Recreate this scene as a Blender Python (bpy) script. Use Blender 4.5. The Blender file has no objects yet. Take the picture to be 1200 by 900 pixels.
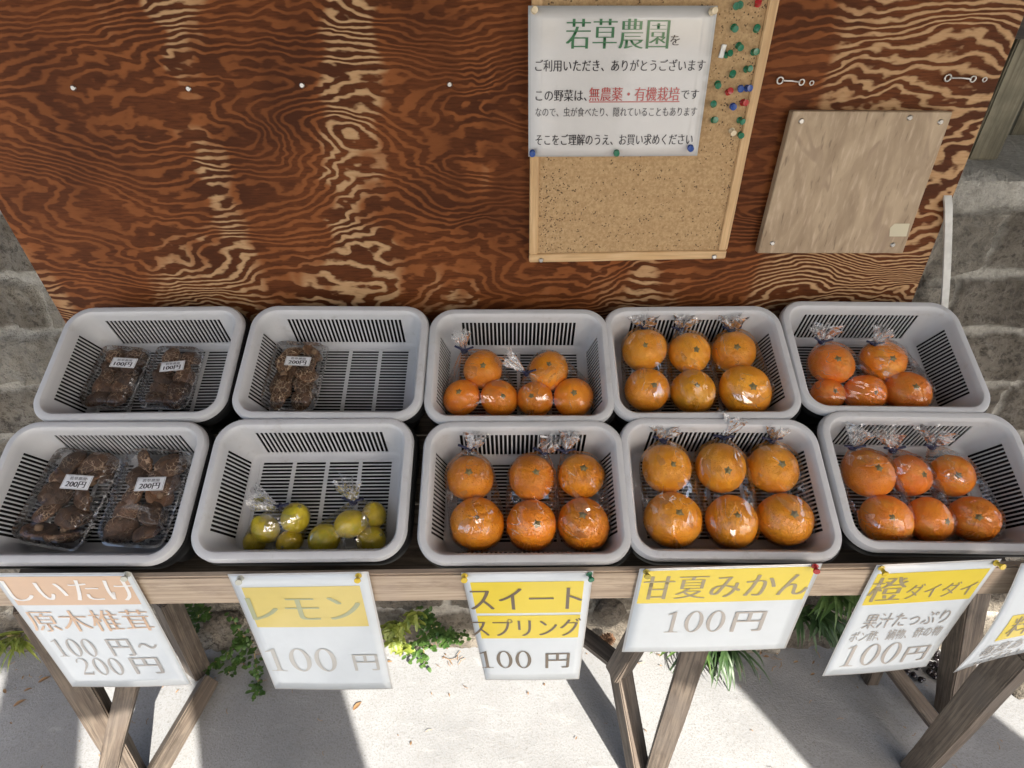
import bpy, bmesh, math, random
from mathutils import Vector, Matrix, noise as mn
from mathutils.bvhtree import BVHTree
R = math.radians
SC = bpy.context.scene
COL = SC.collection
rnd = random.Random(7)

# ------------------------------------------------------------------ camera, sky, sun, exposure
F = 650.0
TH = math.atan(F / 1010.0)
CAMH = 1.6
cd = bpy.data.cameras.new('camera'); cam = bpy.data.objects.new('camera', cd); COL.objects.link(cam)
cam.location = (0, 0, CAMH); cam.rotation_euler = (math.pi / 2 - TH, 0, 0)
cd.sensor_fit = 'HORIZONTAL'; cd.sensor_width = 36; cd.lens = F / 1200 * 36
cd.clip_start = 0.02; cd.clip_end = 2000
SC.camera = cam

SUN_EL = R(42); SAZ = R(29.4)
wd = bpy.data.worlds.new('World'); SC.world = wd; wd.use_nodes = True
wn = wd.node_tree
for x in list(wn.nodes): wn.nodes.remove(x)
wo = wn.nodes.new('ShaderNodeOutputWorld'); wb = wn.nodes.new('ShaderNodeBackground')
ws = wn.nodes.new('ShaderNodeTexSky'); ws.sky_type = 'NISHITA'; ws.sun_disc = False
ws.sun_elevation = SUN_EL; ws.sun_rotation = math.pi - SAZ; ws.dust_density = 4.0; ws.ozone_density = .6
wb.inputs['Strength'].default_value = 0.13
wn.links.new(ws.outputs[0], wb.inputs[0]); wn.links.new(wb.outputs[0], wo.inputs[0])
ld = bpy.data.lights.new('sun', 'SUN'); ld.energy = 5.0; ld.angle = R(0.5); ld.color = (1, .94, .85)
sun = bpy.data.objects.new('sun', ld); COL.objects.link(sun)
LDIR = Vector((-math.sin(SAZ) * math.cos(SUN_EL), math.cos(SAZ) * math.cos(SUN_EL), -math.sin(SUN_EL)))
sun.rotation_euler = LDIR.to_track_quat('-Z', 'Y').to_euler(); sun.location = (3, -5, 6)
SC.view_settings.view_transform = 'Standard'; SC.view_settings.look = 'None'
SC.view_settings.exposure = 1.42; SC.view_settings.gamma = 1
SC.view_settings.use_curve_mapping = False
SC.cycles.max_bounces = 10; SC.cycles.transparent_max_bounces = 24; SC.cycles.diffuse_bounces = 4

# ------------------------------------------------------------------ geometry helpers
CT, ST = math.cos(TH), math.sin(TH)
CAM = Vector((0, 0, CAMH))
def ray(px, py):
    u = (px - 600) / F; v = (py - 450) / F
    return Vector((u, CT - v * ST, -ST - v * CT))
def on(px, py, p, n):
    d = ray(px, py); return CAM + d * ((Vector(p) - CAM).dot(n) / d.dot(n))
def onY(px, py, y): return on(px, py, (0, y, 0), Vector((0, 1, 0)))
def onZ(px, py, z): return on(px, py, (0, 0, z), Vector((0, 0, 1)))
def depth(P): q = P - CAM; return q.y * CT - q.z * ST

TAU = R(30.404)                                   # slope of the display top
P0 = Vector((0.0212, 0.6104, 0.8529))             # front middle of the basket rims
EU = Vector((1, 0, 0)); EW = Vector((0, math.cos(TAU), math.sin(TAU))); EN = Vector((0, -math.sin(TAU), math.cos(TAU)))
def slope(u, w, n=0): return P0 + EU * u + EW * w + EN * n
def onS(px, py, n=0): return on(px, py, P0 + EN * n, EN)
SLOPE_M = Matrix((EU, EW, EN)).transposed().to_4x4()

def tag(o, label=None, cat=None, group=None, kind=None):
    if label: o['label'] = label
    if cat: o['category'] = cat
    if group: o['group'] = group
    if kind: o['kind'] = kind
    return o
def empty(name, M, label=None, cat=None, group=None):
    o = bpy.data.objects.new(name, None); COL.objects.link(o); o.empty_display_size = .05
    o.matrix_basis = M if isinstance(M, Matrix) else Matrix.Translation(M)
    return tag(o, label, cat, group)
def mesh_obj(name, me, mat=None, parent=None, M=None):
    """M is the world matrix; parents here are top-level or children whose basis chain is known"""
    o = bpy.data.objects.new(name, me); COL.objects.link(o)
    if mat is not None:
        if isinstance(mat, (list, tuple)):
            for m in mat: me.materials.append(m)
        elif not me.materials: me.materials.append(mat)
    M = M or Matrix.Identity(4)
    if parent is not None:
        o.parent = parent
        W = parent.matrix_basis.copy(); p = parent.parent
        while p is not None: W = p.matrix_basis @ W; p = p.parent
        o.matrix_basis = W.inverted() @ M
    else: o.matrix_basis = M
    return o
def bm_mesh(bm, name, smooth=True, sharp=None):
    me = bpy.data.meshes.new(name); bm.normal_update(); bm.to_mesh(me); bm.free()
    if smooth:
        for p in me.polygons: p.use_smooth = True
        if sharp is not None: me.set_sharp_from_angle(angle=R(sharp))
    return me
def box_bm(sx, sy, sz, bev=.002, cx=0, cy=0, cz=0, bm=None, segs=2):
    b = bmesh.new()
    bmesh.ops.create_cube(b, size=1)
    bmesh.ops.scale(b, vec=(sx, sy, sz), verts=b.verts)
    if bev > 0: bmesh.ops.bevel(b, geom=b.edges[:], offset=bev, segments=segs, affect='EDGES', profile=.6)
    bmesh.ops.translate(b, vec=(cx, cy, cz), verts=b.verts)
    if bm is None: return b
    t = bpy.data.meshes.new('t'); b.to_mesh(t); b.free(); bm.from_mesh(t); bpy.data.meshes.remove(t)
    return bm
def revolve(prof, seg=16, bm=None, M=None):
    bm = bm or bmesh.new(); rings = []
    for r, z in prof:
        if r < 1e-6: ring = [bm.verts.new((0, 0, z))]
        else: ring = [bm.verts.new((r * math.cos(2 * math.pi * i / seg), r * math.sin(2 * math.pi * i / seg), z)) for i in range(seg)]
        rings.append(ring)
    for a, b in zip(rings, rings[1:]):
        for i in range(seg):
            j = (i + 1) % seg
            if len(a) == 1 and len(b) == 1: continue
            if len(a) == 1: bm.faces.new((a[0], b[i], b[j]))
            elif len(b) == 1: bm.faces.new((a[i], b[0], a[j]) if False else (a[j], a[i], b[0]))
            else: bm.faces.new((a[i], b[i], b[j], a[j]))
    bmesh.ops.recalc_face_normals(bm, faces=bm.faces)
    if M: bmesh.ops.transform(bm, matrix=M, verts=[v for r in rings for v in r])
    return bm
def tube(pts, rad, seg=8, bm=None, closed=False):
    bm = bm or bmesh.new(); pts = [Vector(p) for p in pts]; rings = []
    rads = rad if isinstance(rad, (list, tuple)) else [rad] * len(pts)
    up = Vector((0.13, .3, .94))
    for i, p in enumerate(pts):
        t = (pts[min(i + 1, len(pts) - 1)] - pts[max(i - 1, 0)]).normalized()
        a = t.cross(up)
        if a.length < 1e-3: a = t.cross(Vector((1, 0, 0)))
        a.normalize(); b = t.cross(a)
        rings.append([bm.verts.new(p + (a * math.cos(2 * math.pi * k / seg) + b * math.sin(2 * math.pi * k / seg)) * rads[i]) for k in range(seg)])
    for A, B in zip(rings, rings[1:]):
        for k in range(seg):
            bm.faces.new((A[k], B[k], B[(k + 1) % seg], A[(k + 1) % seg]))
    bm.faces.new(rings[0]); bm.faces.new(rings[-1][::-1])
    bmesh.ops.recalc_face_normals(bm, faces=bm.faces)
    return bm

# ------------------------------------------------------------------ node helpers
class G:
    def __init__(s, name):
        s.m = bpy.data.materials.new(name); s.m.use_nodes = True; s.t = s.m.node_tree
        for x in list(s.t.nodes): s.t.nodes.remove(x)
        s.out = s.t.nodes.new('ShaderNodeOutputMaterial')
    def node(s, ty, **kw):
        n = s.t.nodes.new(ty)
        for k, v in kw.items(): setattr(n, k, v)
        return n
    def put(s, sock, v):
        if isinstance(v, bpy.types.NodeSocket): s.t.links.new(v, sock)
        elif v is not None:
            if isinstance(v, (tuple, list)) and sock.type == 'RGBA' and len(v) == 3: v = (*v, 1)
            sock.default_value = v
    def obj(s): return s.node('ShaderNodeTexCoord').outputs['Object']
    def gen(s): return s.node('ShaderNodeTexCoord').outputs['Generated']
    def rand(s): return s.node('ShaderNodeObjectInfo').outputs['Random']
    def map(s, v, sc=(1, 1, 1), loc=(0, 0, 0), rot=(0, 0, 0)):
        n = s.node('ShaderNodeMapping'); s.put(n.inputs[0], v); s.put(n.inputs['Location'], loc)
        n.inputs['Rotation'].default_value = rot; n.inputs['Scale'].default_value = sc; return n.outputs[0]
    def noise(s, v, scale=5, det=3, rough=.5, dist=0, w=None):
        n = s.node('ShaderNodeTexNoise')
        if w is not None: n.noise_dimensions = '4D'; s.put(n.inputs['W'], w)
        s.put(n.inputs['Vector'], v); n.inputs['Scale'].default_value = scale; n.inputs['Detail'].default_value = det
        n.inputs['Roughness'].default_value = rough; n.inputs['Distortion'].default_value = dist
        return n.outputs['Fac']
    def vor(s, v, scale=5, feat='F1', out='Distance', rnd_=1):
        n = s.node('ShaderNodeTexVoronoi', feature=feat); s.put(n.inputs['Vector'], v)
        n.inputs['Scale'].default_value = scale; n.inputs['Randomness'].default_value = rnd_
        return n.outputs[out]
    def math(s, op, a, b=None, c=None, clamp=False):
        n = s.node('ShaderNodeMath', operation=op); n.use_clamp = clamp
        s.put(n.inputs[0], a)
        if b is not None: s.put(n.inputs[1], b)
        if c is not None: s.put(n.inputs[2], c)
        return n.outputs[0]
    def rng(s, v, a, b, c=0, d=1):
        n = s.node('ShaderNodeMapRange'); n.interpolation_type = 'SMOOTHSTEP'
        s.put(n.inputs['Value'], v); n.inputs['From Min'].default_value = a; n.inputs['From Max'].default_value = b
        n.inputs['To Min'].default_value = c; n.inputs['To Max'].default_value = d; return n.outputs[0]
    def mix(s, f, a, b, mode='MIX'):
        n = s.node('ShaderNodeMix', data_type='RGBA', blend_type=mode)
        s.put(n.inputs[0], f); s.put(n.inputs[6], a); s.put(n.inputs[7], b); return n.outputs[2]
    def ramp(s, f, stops):
        n = s.node('ShaderNodeValToRGB'); e = n.color_ramp.elements
        while len(e) < len(stops): e.new(.5)
        for x, (p, c) in zip(e, stops): x.position = p; x.color = (*c, 1)
        s.put(n.inputs[0], f); return n.outputs[0]
    def sep(s, v): n = s.node('ShaderNodeSeparateXYZ'); s.put(n.inputs[0], v); return n.outputs
    def comb(s, x, y, z):
        n = s.node('ShaderNodeCombineXYZ'); s.put(n.inputs[0], x); s.put(n.inputs[1], y); s.put(n.inputs[2], z); return n.outputs[0]
    def bump(s, h, strength=.3, dist=.002, nrm=None):
        n = s.node('ShaderNodeBump'); s.put(n.inputs['Height'], h); n.inputs['Strength'].default_value = strength
        n.inputs['Distance'].default_value = dist
        if nrm is not None: s.put(n.inputs['Normal'], nrm)
        return n.outputs[0]
    def bsdf(s, col, rough=.5, nrm=None, **kw):
        n = s.node('ShaderNodeBsdfPrincipled'); s.put(n.inputs['Base Color'], col); s.put(n.inputs['Roughness'], rough)
        if nrm is not None: s.put(n.inputs['Normal'], nrm)
        for k, v in kw.items(): s.put(n.inputs[k.replace('_', ' ')], v)
        return n.outputs[0]
    def done(s, sh): s.t.links.new(sh, s.out.inputs[0]); return s.m

MAT = {}
def plain(name, col, rough=.5, **kw):
    g = G(name); v = g.obj(); n = g.noise(v, 60, 3)
    c = g.mix(g.rng(n, .3, .7), tuple(x * .9 for x in col), tuple(min(1, x * 1.06) for x in col))
    MAT[name] = g.done(g.bsdf(c, rough, **kw)); return MAT[name]

def make_ply():
    g = G('stained_plywood'); v = g.obj(); x, y, z = g.sep(v)
    n1 = g.noise(g.map(v, (.75, 1, 2.0)), 1.5, 2.0, .45, .5)
    n2 = g.noise(g.map(v, (3.2, 1, 7), (3, 0, 1)), 1.5, 3, .55, .5)
    n3 = g.noise(g.map(v, (16, 1, 40)), 1.2, 3, .6)
    ph = g.math('ADD', g.math('MULTIPLY', n1, 34.0), g.math('MULTIPLY', n2, 6.0))
    ph = g.math('ADD', ph, g.math('MULTIPLY', n3, .9))
    ph = g.math('ADD', ph, g.math('MULTIPLY', z, 30.0))
    w = g.math('SINE', g.math('MULTIPLY', ph, 2.5 * math.pi))
    line = g.rng(w, -.30, .95)
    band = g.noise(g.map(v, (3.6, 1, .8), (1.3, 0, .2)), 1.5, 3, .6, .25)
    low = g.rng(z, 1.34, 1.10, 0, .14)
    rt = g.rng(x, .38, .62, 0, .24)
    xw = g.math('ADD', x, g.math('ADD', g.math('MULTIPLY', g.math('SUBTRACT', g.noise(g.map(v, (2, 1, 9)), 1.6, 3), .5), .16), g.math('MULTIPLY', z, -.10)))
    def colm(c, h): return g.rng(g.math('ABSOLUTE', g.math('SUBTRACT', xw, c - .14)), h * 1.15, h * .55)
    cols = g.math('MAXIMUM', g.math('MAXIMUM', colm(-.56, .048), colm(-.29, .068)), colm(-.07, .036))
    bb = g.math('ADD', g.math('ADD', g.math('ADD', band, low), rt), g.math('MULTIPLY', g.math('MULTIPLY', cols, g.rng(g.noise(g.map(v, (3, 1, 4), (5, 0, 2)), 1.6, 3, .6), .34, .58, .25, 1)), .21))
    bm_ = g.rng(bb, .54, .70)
    tone = g.noise(g.map(v, (2, 1, 3)), 2, 4, .6)
    fine = g.noise(g.map(v, (30, 30, 260)), 1, 3, .6)
    base = g.mix(g.rng(tone, .3, .7), (.064, .018, .005), (.155, .045, .0115))
    base = g.mix(g.rng(fine, .38, .70, 0, .7), base, (.055, .015, .005))
    mid = g.mix(tone, (.20, .062, .016), (.31, .105, .032))
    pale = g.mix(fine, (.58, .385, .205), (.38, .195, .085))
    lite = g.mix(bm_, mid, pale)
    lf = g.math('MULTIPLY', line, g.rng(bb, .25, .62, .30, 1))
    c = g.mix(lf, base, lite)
    rough = g.math('ADD', .42, g.math('MULTIPLY', fine, .25))
    b = g.bump(g.math('ADD', g.math('MULTIPLY', line, .6), fine), .25, .0012)
    MAT['ply'] = g.done(g.bsdf(c, rough, b, Specular_IOR_Level=.12))
make_ply()

def make_wood(key, dark, mid, light, rough=.7, sc=1.0, gray=None):
    """grain along local Z"""
    g = G(key + '_wood'); v = g.obj(); r = g.rand()
    off = g.comb(g.math('MULTIPLY', r, 7), g.math('MULTIPLY', r, 13), g.math('MULTIPLY', r, 29))
    va = g.node('ShaderNodeVectorMath', operation='ADD'); g.put(va.inputs[0], v); g.put(va.inputs[1], off); v = va.outputs[0]
    n1 = g.noise(g.map(v, (22 * sc, 22 * sc, 1.6)), 1, 3, .5, .6)
    w = g.math('SINE', g.math('MULTIPLY', n1, 46.0))
    n2 = g.noise(g.map(v, (160 * sc, 160 * sc, 5)), 1, 3, .65)
    n3 = g.noise(v, 9, 4, .6)
    c = g.mix(g.rng(w, -.6, 1, 0, .65), mid, light); c = g.mix(g.rng(g.noise(g.map(v, (40, 40, 9)), 1, 5, .7), .48, .68, 0, .6), c, dark)
    c = g.mix(g.rng(n2, .42, .72, 0, .75), c, dark)
    c = g.mix(g.rng(n3, .42, .7, 0, .6), c, gray or dark)
    b = g.bump(g.math('ADD', n2, g.math('MULTIPLY', w, .12)), .5, .0012)
    MAT[key] = g.done(g.bsdf(c, rough, b))
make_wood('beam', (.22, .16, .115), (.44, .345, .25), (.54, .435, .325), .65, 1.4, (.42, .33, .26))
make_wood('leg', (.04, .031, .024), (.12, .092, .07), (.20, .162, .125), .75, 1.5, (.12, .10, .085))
make_wood('frame', (.45, .27, .12), (.62, .40, .19), (.72, .50, .27), .5, 1, (.55, .35, .17))
make_wood('dark', (.012, .009, .007), (.04, .028, .02), (.06, .045, .03), .7)
make_wood('greypost', (.10, .09, .06), (.25, .22, .15), (.33, .30, .21), .8)

def make_board():
    g = G('weathered_board'); v = g.obj()
    n1 = g.noise(g.map(v, (24, 24, 7), rot=(0, R(18), 0)), 1, 4, .6, .8)
    n2 = g.noise(g.map(v, (120, 120, 22), rot=(0, R(18), 0)), 1, 3, .6)
    n3 = g.noise(g.map(v, (10, 10, 4), rot=(0, R(22), 0)), 1, 2, .5, 1.2)
    c = g.mix(g.rng(n1, .3, .7), (.31, .22, .135), (.455, .34, .22))
    c = g.mix(g.rng(n2, .50, .72, 0, .5), c, (.60, .46, .33))
    c = g.mix(g.rng(n2, .40, .28, 0, .55), c, (.13, .085, .05))
    c = g.mix(g.math('MULTIPLY', g.math('MULTIPLY', g.rng(g.math('SINE', g.math('MULTIPLY', n3, 22)), .75, 1), g.rng(n1, .45, .65)), .5), c, (.20, .125, .08))
    MAT['board'] = g.done(g.bsdf(c, .6, g.bump(n2, .3, .001)))
make_board()

def make_cork():
    g = G('cork'); v = g.obj(); x, y, z = g.sep(v)
    n = g.noise(v, 220, 3, .6); h = g.noise(g.map(v, (3, 1, 70)), 2, 2)
    c = g.mix(g.rng(n, .3, .7), (.38, .24, .115), (.53, .36, .185))
    c = g.mix(g.rng(h, .4, .7, 0, .3), c, (.40, .24, .11))
    sp = g.vor(v, 215, 'F1'); pick = g.noise(v, 95, 1); area = g.noise(g.map(v, (1, 1, 1), (.4, 0, .1)), 7, 2)
    edge = g.math('ADD', g.rng(x, .16, .05, 0, .12), g.rng(x, .34, .42, 0, .10))
    hole = g.math('MULTIPLY', g.rng(sp, .36, .22), g.math('GREATER_THAN', g.math('ADD', g.math('ADD', pick, edge), g.math('MULTIPLY', area, .25)), .70))
    c = g.mix(g.math('MULTIPLY', hole, .85), c, (.05, .025, .012))
    MAT['cork'] = g.done(g.bsdf(c, .85, g.bump(g.math('SUBTRACT', n, hole), .4, .001)))
make_cork()

def make_plastic():
    g = G('pale_basket_plastic'); v = g.obj()
    n = g.noise(v, 9, 4, .6); s = g.noise(g.map(v, (1, 1, 1)), 240, 2)
    c = g.mix(g.rng(n, .35, .75), (.61, .615, .63), (.55, .553, .565))
    r = g.rand()
    c = g.mix(g.rng(g.noise(v, 26, 5, .75, 0, g.math('MULTIPLY', r, 30)), .54, .74, 0, .5), c, (.40, .38, .35))
    c = g.mix(g.math('MULTIPLY', r, .22), c, (.50, .49, .47))
    MAT['basket'] = g.done(g.bsdf(c, g.math('ADD', .30, g.math('MULTIPLY', n, .18)), g.bump(s, .04, .0005), Subsurface_Weight=.12, Subsurface_Radius=(.01, .01, .01), Subsurface_Scale=.4))
make_plastic()
plain('black', (.007, .007, .0075), .5, Specular_IOR_Level=.25)
plain('metal', (.62, .60, .56), .3, Metallic=1.0)
plain('brass', (.55, .42, .20), .35, Metallic=1.0)
plain('whitestrap', (.62, .61, .57), .5)
plain('tie', (.012, .014, .05), .35)
plain('stemgreen', (.27, .23, .10), .7)
plain('stemdry', (.36, .28, .13), .7)
PINC = dict(green=(.012, .16, .075), red=(.42, .02, .02), blue=(.02, .07, .30), white=(.75, .74, .7), cream=(.72, .60, .40), yellow=(.70, .50, .04), olive=(.40, .32, .04), clear=(.52, .52, .44))
for k, c in PINC.items(): plain('pin_' + k, c, .25, Coat_Weight=.3)

def make_skin(key, a, b, patch, coarse=1.0, bumpk=.7):
    g = G(key + '_peel'); v = g.obj(); r = g.rand()
    n = g.noise(v, 2.2, 5, .6, 0, g.math('MULTIPLY', r, 40)); p = g.vor(v, 17 / coarse, 'F1')
    l = g.noise(v, 1.1, 4, .6, .5, g.math('MULTIPLY', r, 90)); n2 = g.noise(v, 6, 4, .65)
    c = g.mix(g.rng(n, .3, .7), a, b)
    c = g.mix(g.math('MULTIPLY', g.rng(l, .46, .66), .5), c, patch)
    c = g.mix(g.rng(n2, .52, .72, 0, .2), c, tuple(x * .7 for x in a))
    hs = g.node('ShaderNodeHueSaturation'); g.put(hs.inputs['Color'], c)
    g.put(hs.inputs['Hue'], g.math('ADD', .494, g.math('MULTIPLY', r, .012))); g.put(hs.inputs['Value'], g.math('ADD', .9, g.math('MULTIPLY', g.math('FRACT', g.math('MULTIPLY', r, 17)), .2)))
    c = g.mix(g.rng(p, .26, .02, 0, .45), hs.outputs[0], tuple(x * .55 for x in a))
    bl = g.math('MULTIPLY', g.rng(g.vor(v, 5, 'F1', rnd_=1), .10, .05), g.math('GREATER_THAN', g.noise(v, 1.7, 1), .58))
    c = g.mix(g.math('MULTIPLY', bl, .55), c, (.16, .075, .02))
    h = g.math('ADD', g.rng(p, 0, .5), g.math('MULTIPLY', n2, 1.5 * coarse))
    MAT[key] = g.done(g.bsdf(c, .40, g.bump(h, bumpk, .0010), Subsurface_Weight=.0))
make_skin('mandarin', (.90, .27, .010), (.95, .34, .014), (.90, .38, .03), .9)
make_skin('sweet', (.84, .26, .010), (.92, .34, .016), (.80, .29, .02), 1.5, .8)
make_skin('amanatsu', (.90, .33, .012), (.97, .42, .022), (.92, .44, .04), 1.1)
make_skin('daidai', (.90, .235, .012), (.95, .30, .015), (.84, .42, .06), 1.1)
make_skin('lemon', (.60, .44, .018), (.68, .53, .03), (.36, .37, .02), 1.0, .35)

def make_film(key, base=.035, edge=.5, sc=60, white=.05, bumpd=.003, rough=.06, crease_or_glint=.5, facet=.30, tilt=.5):
    g = G(key); v = g.obj(); r = g.rand()
    ro = g.node('ShaderNodeVectorRotate'); ro.rotation_type = 'EULER_XYZ'; g.put(ro.inputs['Vector'], v)
    g.put(ro.inputs['Rotation'], g.comb(g.math('MULTIPLY', r, 9), g.math('MULTIPLY', r, 5), g.math('MULTIPLY', r, 14))); vr = ro.outputs[0]
    n = g.noise(g.map(vr, (1, 1, .3)), sc, 3, .55, .6); n2 = g.noise(v, sc * .35, 2, .5, .6)
    vc = g.node('ShaderNodeTexVoronoi'); g.put(vc.inputs['Vector'], g.map(vr, (1.6, 1, .45))); vc.inputs['Scale'].default_value = sc * 1.1
    cell = vc.outputs['Color']; cr_, cg_, cb_ = g.node('ShaderNodeSeparateColor'), 0, 0
    g.put(cr_.inputs[0], cell); pick = cr_.outputs[0]
    sub = g.node('ShaderNodeVectorMath', operation='SUBTRACT'); g.put(sub.inputs[0], cell); sub.inputs[1].default_value = (.5, .5, .5)
    scl = g.node('ShaderNodeVectorMath', operation='SCALE'); g.put(scl.inputs[0], sub.outputs[0]); scl.inputs['Scale'].default_value = tilt
    ge = g.node('ShaderNodeNewGeometry'); nb_ = g.bump(g.math('ADD', n, n2), .45, bumpd)
    av = g.node('ShaderNodeVectorMath', operation='ADD'); g.put(av.inputs[0], nb_); g.put(av.inputs[1], scl.outputs[0])
    no = g.node('ShaderNodeVectorMath', operation='NORMALIZE'); g.put(no.inputs[0], av.outputs[0]); b = no.outputs[0]
    lw = g.node('ShaderNodeLayerWeight'); lw.inputs['Blend'].default_value = .25; g.put(lw.inputs['Normal'], b)
    fac = g.math('ADD', g.math('ADD', base, g.rng(pick, .78, .98, 0, facet)), g.math('MULTIPLY', lw.outputs['Fresnel'], edge), clamp=True)
    t = g.node('ShaderNodeBsdfTransparent'); t.inputs[0].default_value = (.985, .985, .985, 1)
    gl = g.node('ShaderNodeBsdfGlossy'); gl.inputs['Color'].default_value = (1, 1, 1, 1); gl.inputs['Roughness'].default_value = rough; g.put(gl.inputs['Normal'], b)
    m = g.node('ShaderNodeMixShader'); g.put(m.inputs[0], fac); g.put(m.inputs[1], t.outputs[0]); g.put(m.inputs[2], gl.outputs[0])
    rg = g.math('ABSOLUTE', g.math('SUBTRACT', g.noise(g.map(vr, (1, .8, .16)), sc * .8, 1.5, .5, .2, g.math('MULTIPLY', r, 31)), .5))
    cr = g.math('MULTIPLY', g.rng(rg, .010, .002), g.rng(g.noise(v, sc * .4, 1, .5, 0, g.math('MULTIPLY', r, 77)), .50, .60))  # white fold streaks: film highlights painted in, the same under any light
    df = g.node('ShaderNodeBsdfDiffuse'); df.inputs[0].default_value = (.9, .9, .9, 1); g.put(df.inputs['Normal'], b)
    m2 = g.node('ShaderNodeMixShader'); g.put(m2.inputs[0], g.math('MAXIMUM', g.math('MULTIPLY', g.rng(n, .50, .75), white), g.math('MULTIPLY', cr, crease_or_glint))); g.put(m2.inputs[1], m.outputs[0]); g.put(m2.inputs[2], df.outputs[0])
    MAT[key] = g.done(m2.outputs[0])
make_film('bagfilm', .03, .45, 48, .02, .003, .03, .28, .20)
make_film('bagneck', .12, .7, 90, .75, .005, .06, .8)
make_film('packfilm', .04, .45, 30, .0, .001, .03, .12, .03, .06)
make_film('packedge', .16, .6, 60, .30, .0015, .05, .5, .1)

def make_paper(key, col):
    g = G(key); v = g.obj(); n = g.noise(v, 14, 4, .6)
    c = g.mix(g.rng(n, .35, .8), col, tuple(x * .93 for x in col))
    w = g.noise(v, 6, 3, .5, .8)
    MAT[key] = g.done(g.bsdf(c, .35, g.bump(w, .25, .006), Coat_Weight=.8, Coat_Roughness=.08, Specular_IOR_Level=.3))
make_paper('paper', (.64, .69, .725)); make_paper('noticepaper', (.66, .645, .625)); make_paper('sticker', (.80, .81, .83))
make_paper('laminate', (.56, .56, .55)); make_paper('tape', (.62, .56, .40))
INK = dict(peach=(.62, .42, .28), yellow=(.74, .58, .05), paleyellow=(.68, .55, .17), white=(.78, .77, .75), grey=(.40, .38, .36), palegrey=(.50, .49, .46), brown=(.155, .12, .085), tan=(.33, .275, .16), teal=(.40, .42, .25), black=(.035, .03, .035), green=(.055, .19, .085), red=(.52, .11, .10), greybrown=(.42, .385, .35), darkgrey=(.10, .095, .10))
for k, c in INK.items(): make_paper('ink_' + k, c)

def make_stone():
    g = G('rough_masonry'); v = g.obj(); x, y, z = g.sep(v)
    at = g.node('ShaderNodeAttribute', attribute_name='mortar').outputs['Fac']
    n = g.noise(v, 7, 6, .65); f = g.noise(v, 70, 5, .7); m = g.noise(g.map(v, (1, 1, 2.4)), 14, 5, .65)
    c = g.ramp(n, [(.35, (.135, .115, .088)), (.5, (.26, .228, .178)), (.65, (.42, .38, .31))])
    c = g.mix(g.rng(f, .50, .62, 0, .85), c, (.06, .05, .038)); c = g.mix(g.rng(g.noise(v, 26, 5, .7), .55, .66, 0, .7), c, (.10, .09, .075))
    c = g.mix(g.rng(m, .55, .75, 0, .8), c, (.46, .43, .37))
    mo = g.mix(g.rng(f, .35, .7), (.66, .63, .56), (.46, .43, .37))
    ti = g.node('ShaderNodeAttribute', attribute_name='tint').outputs['Fac']
    c = g.mix(g.math('MULTIPLY', g.math('SUBTRACT', 1, ti), .55), c, (.12, .10, .08)); c = g.mix(g.rng(ti, .5, 1, 0, .45), c, (.44, .41, .35))
    c = g.mix(g.math('MULTIPLY', at, .9), c, mo)
    h = g.math('ADD', f, g.math('MULTIPLY', m, 1.4))
    MAT['stone'] = g.done(g.bsdf(c, .9, g.bump(g.math('ADD', h, g.math('MULTIPLY', g.noise(v, 190, 3, .7), .5)), 1.0, .016)))
make_stone()
def make_concrete():
    g = G('worn_concrete'); v = g.obj()
    n = g.noise(v, 3, 5, .6); f = g.noise(v, 190, 4, .7); s = g.noise(g.map(v, (2, 6, 1), rot=(0, 0, R(25))), 4, 5, .65, .6)
    c = g.ramp(n, [(.3, (.225, .23, .235)), (.7, (.335, .341, .346))])
    c = g.mix(g.rng(f, .48, .66, 0, .7), c, (.20, .195, .185)); c = g.mix(g.rng(g.noise(v, 22, 6, .7), .5, .72, 0, .4), c, (.25, .245, .235))
    c = g.mix(g.rng(s, .55, .8, 0, .5), c, (.44, .445, .445))
    gr = g.math('MULTIPLY', g.rng(g.vor(v, 130, 'F1'), .22, .10), g.math('GREATER_THAN', g.noise(v, 40, 2), .56))
    c = g.mix(g.math('MULTIPLY', gr, .6), c, (.10, .095, .09))
    MAT['concrete'] = g.done(g.bsdf(c, .9, g.bump(g.math('ADD', f, g.math('MULTIPLY', s, .5)), .6, .0025)))
make_concrete()
def make_leaf(key, a, b, rough=.45):
    g = G(key); v = g.obj(); n = g.noise(v, 45, 3)
    c = g.mix(g.rng(n, .3, .7), a, b)
    MAT[key] = g.done(g.bsdf(c, rough, Subsurface_Weight=0, Transmission_Weight=0))
make_leaf('leaf_green', (.035, .085, .018), (.075, .14, .03)); make_leaf('leaf_yellow', (.15, .205, .03), (.26, .29, .055))
make_leaf('leaf_dark', (.025, .06, .018), (.05, .095, .03)); make_leaf('leaf_strap', (.055, .12, .025), (.11, .18, .045)); make_leaf('leaf_dry', (.20, .11, .05), (.32, .20, .10))
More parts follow.
